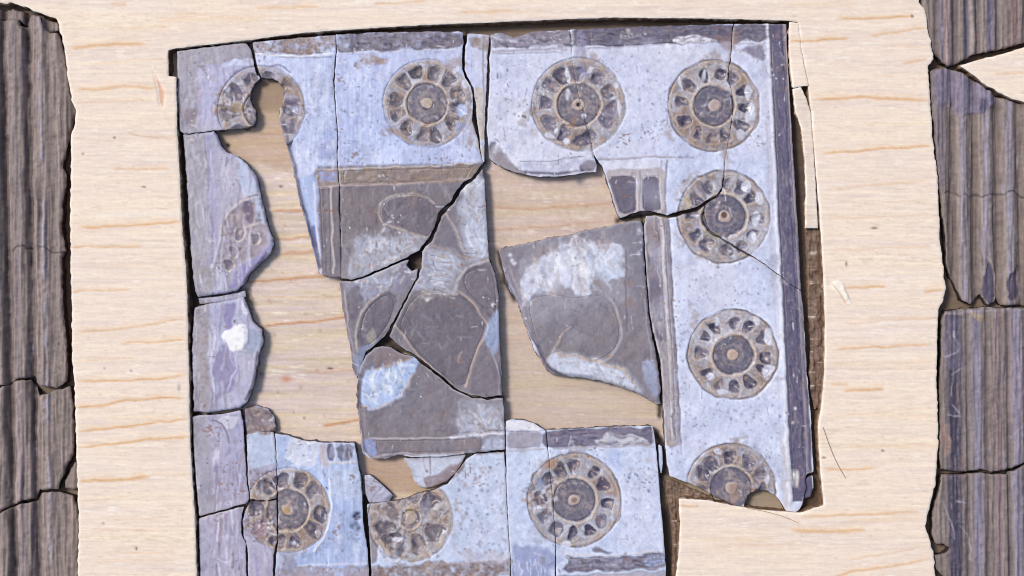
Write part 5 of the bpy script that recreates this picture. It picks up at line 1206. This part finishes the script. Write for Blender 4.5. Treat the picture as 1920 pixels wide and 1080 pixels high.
# left column of pieces
fragment([(343, 253), (370, 250), (400, 247), (407, 255), (412, 272), (424, 286), (444, 293), (462, 308), (476, 325), (483, 345), (489, 375), (500, 420), (512, 458), (505, 475), (485, 495), (466, 513), (456, 534), (440, 545), (400, 552), (370, 556), (365, 545), (360, 500), (355, 420), (350, 340)],
         "long lilac left edge fragment, its right side bulging out with a worn pitted rosette", rag=(6, .9), z=-1, edge=5, tint=((176, 180, 205), 4, .5))
fragment([(366, 578), (385, 572), (410, 567), (436, 562), (456, 557), (463, 575), (472, 602), (489, 618), (492, 640), (483, 668), (476, 718), (463, 752), (450, 764), (420, 769), (385, 773), (364, 770), (361, 700), (361, 620)],
         "lilac left edge fragment with a bright white scar, between two dark cross gaps", rag=(6, .8), z=0, edge=4, tint=((176, 178, 200), 4, .5))
fragment([(361, 782), (390, 779), (420, 777), (450, 770), (455, 790), (458, 850), (462, 900), (466, 935), (462, 943), (430, 951), (400, 960), (374, 967), (370, 920), (364, 850)],
         "streaky lilac left edge fragment left of the bottom left rosette", rag=(6, .7), z=-.5)
fragment([(373, 973), (400, 965), (430, 957), (456, 951), (452, 965), (451, 1000), (459, 1020), (461, 1085), (461, 1150), (378, 1150), (376, 1085), (374, 1020)],
         "lowest lilac left edge fragment, cut off by the bottom of the photo", rag=(6, .7), z=-1)
fragment([(370, 560), (400, 558), (440, 550), (456, 545), (458, 556), (430, 562), (400, 566), (372, 570)], "thin brown crumb filling the cross gap on the left edge", z=-14, rag=(4, 1.0), tint=None)
fragment([(459, 768), (480, 762), (500, 768), (512, 785), (515, 808), (500, 815), (464, 818), (458, 800)], "small brown rough crumb above the bottom left rosette", z=-9, rag=(4, 1.2), edge=5, tint=None)
# bottom left
fragment([(464, 815), (488, 810), (512, 811), (515, 840), (517, 870), (518, 920), (517, 934), (500, 938), (480, 937), (470, 936), (466, 900), (464, 860)],
         "narrow upright piece carrying the upper left quarter of the bottom left rosette", ros=(7,), rag=(6, .6), z=-.5)
fragment([(470, 942), (490, 942), (517, 939), (518, 970), (518, 1010), (512, 1040), (510, 1085), (510, 1150), (467, 1150), (466, 1085), (465, 1030), (458, 1005), (456, 975), (462, 955)],
         "reddish piece carrying the lower left quarter of the bottom left rosette", ros=(7,), rag=(6, .6), z=-1)
fragment([(516, 813), (540, 818), (570, 827), (610, 831), (664, 831), (669, 860), (676, 900), (679, 945), (679, 974), (683, 1000), (688, 1030), (690, 1058), (691, 1150), (515, 1150), (516, 1085), (519, 1040), (522, 1010), (522, 970), (521, 920), (520, 870), (518, 840)],
         "blue bottom left fragment with most of a rosette and black pits near its edge", ros=(7,), rag=(6, .7), z=.3)
# bottom middle
fragment([(683, 893), (692, 892), (712, 908), (735, 930), (728, 941), (692, 944), (685, 925)], "small triangular pale chip between the bottom left and bottom middle rosettes", z=-9, rag=(5, .5), tint=None)
fragment([(757, 861), (800, 859), (840, 856), (872, 853), (866, 868), (853, 888), (836, 903), (806, 914), (790, 915), (778, 905), (772, 886)], "small sunken pale triangle under the dark lower centre fragment", z=-8, rag=(5, .8), tint=((150, 130, 125), 5, .6))
fragment([(689, 947), (740, 941), (768, 934), (786, 926), (812, 921), (840, 908), (856, 888), (875, 862), (890, 852), (920, 850), (944, 849), (947, 880), (948, 920), (951, 980), (955, 1040), (956, 1085), (956, 1150), (698, 1150), (698, 1085), (695, 1030), (691, 974)],
         "pale blue bottom middle fragment with the broken lower half of a rough rosette", ros=(8,), rag=(6, .7), z=0)
# bottom right of centre
fragment([(949, 790), (962, 787), (985, 790), (1000, 795), (1014, 803), (1022, 808), (1024, 830), (1028, 860), (1030, 890), (1034, 930), (1038, 980), (1040, 1020), (1040, 1085), (1040, 1150), (960, 1150), (960, 1085), (958, 1040), (954, 980), (951, 920), (950, 850)],
         "narrow bottom fragment with the left sliver of a rosette and a white chipped top corner", grow=1.1, ros=(9,), rag=(6, .6), z=-.3, strips=(("rim", [(945, 810), (1030, 808), (1030, 838), (945, 842)]),))
fragment([(1026, 808), (1060, 806), (1120, 803), (1180, 801), (1222, 800), (1226, 815), (1230, 850), (1234, 900), (1239, 960), (1244, 1020), (1247, 1060), (1248, 1100), (1248, 1150), (1044, 1150), (1044, 1085), (1044, 1020), (1041, 980), (1037, 930), (1033, 890), (1031, 860), (1028, 830)],
         "white bottom fragment with most of a rosette, bounded by dark rims above and below", grow=1.1, ros=(9,), rag=(6, .5), z=.3,
         strips=(("rim", [(1020, 795), (1222, 790), (1222, 834), (1020, 838)]), ("rim", [(1062, 1048), (1240, 1038), (1243, 1064), (1062, 1072)])), tint=((226, 226, 236), 3, .6))
fragment([(1236, 835), (1241, 838), (1243, 870), (1240, 888), (1237, 870)], "slim pale flake standing in the dark gap beside the bottom right fragment", z=-8, rag=(5, .3), tint=None)

# ==================================================================== GEOMETRY: fluted column pieces
def column(pts, label, seed, z=0, **kw):
    kw.setdefault("edge_r", 4.5)
    return simple("fluted_fragment", pts, CO, M_COLUMN, z, label, "fragment", rag=(5, 1.3, seed, 0), group="fluted stone fragments set along the two sides", zbot=FLZ + .5, wall=(60, 50, 48), edge_tint=((150, 132, 124), 4, .4), **kw)
LX = -130
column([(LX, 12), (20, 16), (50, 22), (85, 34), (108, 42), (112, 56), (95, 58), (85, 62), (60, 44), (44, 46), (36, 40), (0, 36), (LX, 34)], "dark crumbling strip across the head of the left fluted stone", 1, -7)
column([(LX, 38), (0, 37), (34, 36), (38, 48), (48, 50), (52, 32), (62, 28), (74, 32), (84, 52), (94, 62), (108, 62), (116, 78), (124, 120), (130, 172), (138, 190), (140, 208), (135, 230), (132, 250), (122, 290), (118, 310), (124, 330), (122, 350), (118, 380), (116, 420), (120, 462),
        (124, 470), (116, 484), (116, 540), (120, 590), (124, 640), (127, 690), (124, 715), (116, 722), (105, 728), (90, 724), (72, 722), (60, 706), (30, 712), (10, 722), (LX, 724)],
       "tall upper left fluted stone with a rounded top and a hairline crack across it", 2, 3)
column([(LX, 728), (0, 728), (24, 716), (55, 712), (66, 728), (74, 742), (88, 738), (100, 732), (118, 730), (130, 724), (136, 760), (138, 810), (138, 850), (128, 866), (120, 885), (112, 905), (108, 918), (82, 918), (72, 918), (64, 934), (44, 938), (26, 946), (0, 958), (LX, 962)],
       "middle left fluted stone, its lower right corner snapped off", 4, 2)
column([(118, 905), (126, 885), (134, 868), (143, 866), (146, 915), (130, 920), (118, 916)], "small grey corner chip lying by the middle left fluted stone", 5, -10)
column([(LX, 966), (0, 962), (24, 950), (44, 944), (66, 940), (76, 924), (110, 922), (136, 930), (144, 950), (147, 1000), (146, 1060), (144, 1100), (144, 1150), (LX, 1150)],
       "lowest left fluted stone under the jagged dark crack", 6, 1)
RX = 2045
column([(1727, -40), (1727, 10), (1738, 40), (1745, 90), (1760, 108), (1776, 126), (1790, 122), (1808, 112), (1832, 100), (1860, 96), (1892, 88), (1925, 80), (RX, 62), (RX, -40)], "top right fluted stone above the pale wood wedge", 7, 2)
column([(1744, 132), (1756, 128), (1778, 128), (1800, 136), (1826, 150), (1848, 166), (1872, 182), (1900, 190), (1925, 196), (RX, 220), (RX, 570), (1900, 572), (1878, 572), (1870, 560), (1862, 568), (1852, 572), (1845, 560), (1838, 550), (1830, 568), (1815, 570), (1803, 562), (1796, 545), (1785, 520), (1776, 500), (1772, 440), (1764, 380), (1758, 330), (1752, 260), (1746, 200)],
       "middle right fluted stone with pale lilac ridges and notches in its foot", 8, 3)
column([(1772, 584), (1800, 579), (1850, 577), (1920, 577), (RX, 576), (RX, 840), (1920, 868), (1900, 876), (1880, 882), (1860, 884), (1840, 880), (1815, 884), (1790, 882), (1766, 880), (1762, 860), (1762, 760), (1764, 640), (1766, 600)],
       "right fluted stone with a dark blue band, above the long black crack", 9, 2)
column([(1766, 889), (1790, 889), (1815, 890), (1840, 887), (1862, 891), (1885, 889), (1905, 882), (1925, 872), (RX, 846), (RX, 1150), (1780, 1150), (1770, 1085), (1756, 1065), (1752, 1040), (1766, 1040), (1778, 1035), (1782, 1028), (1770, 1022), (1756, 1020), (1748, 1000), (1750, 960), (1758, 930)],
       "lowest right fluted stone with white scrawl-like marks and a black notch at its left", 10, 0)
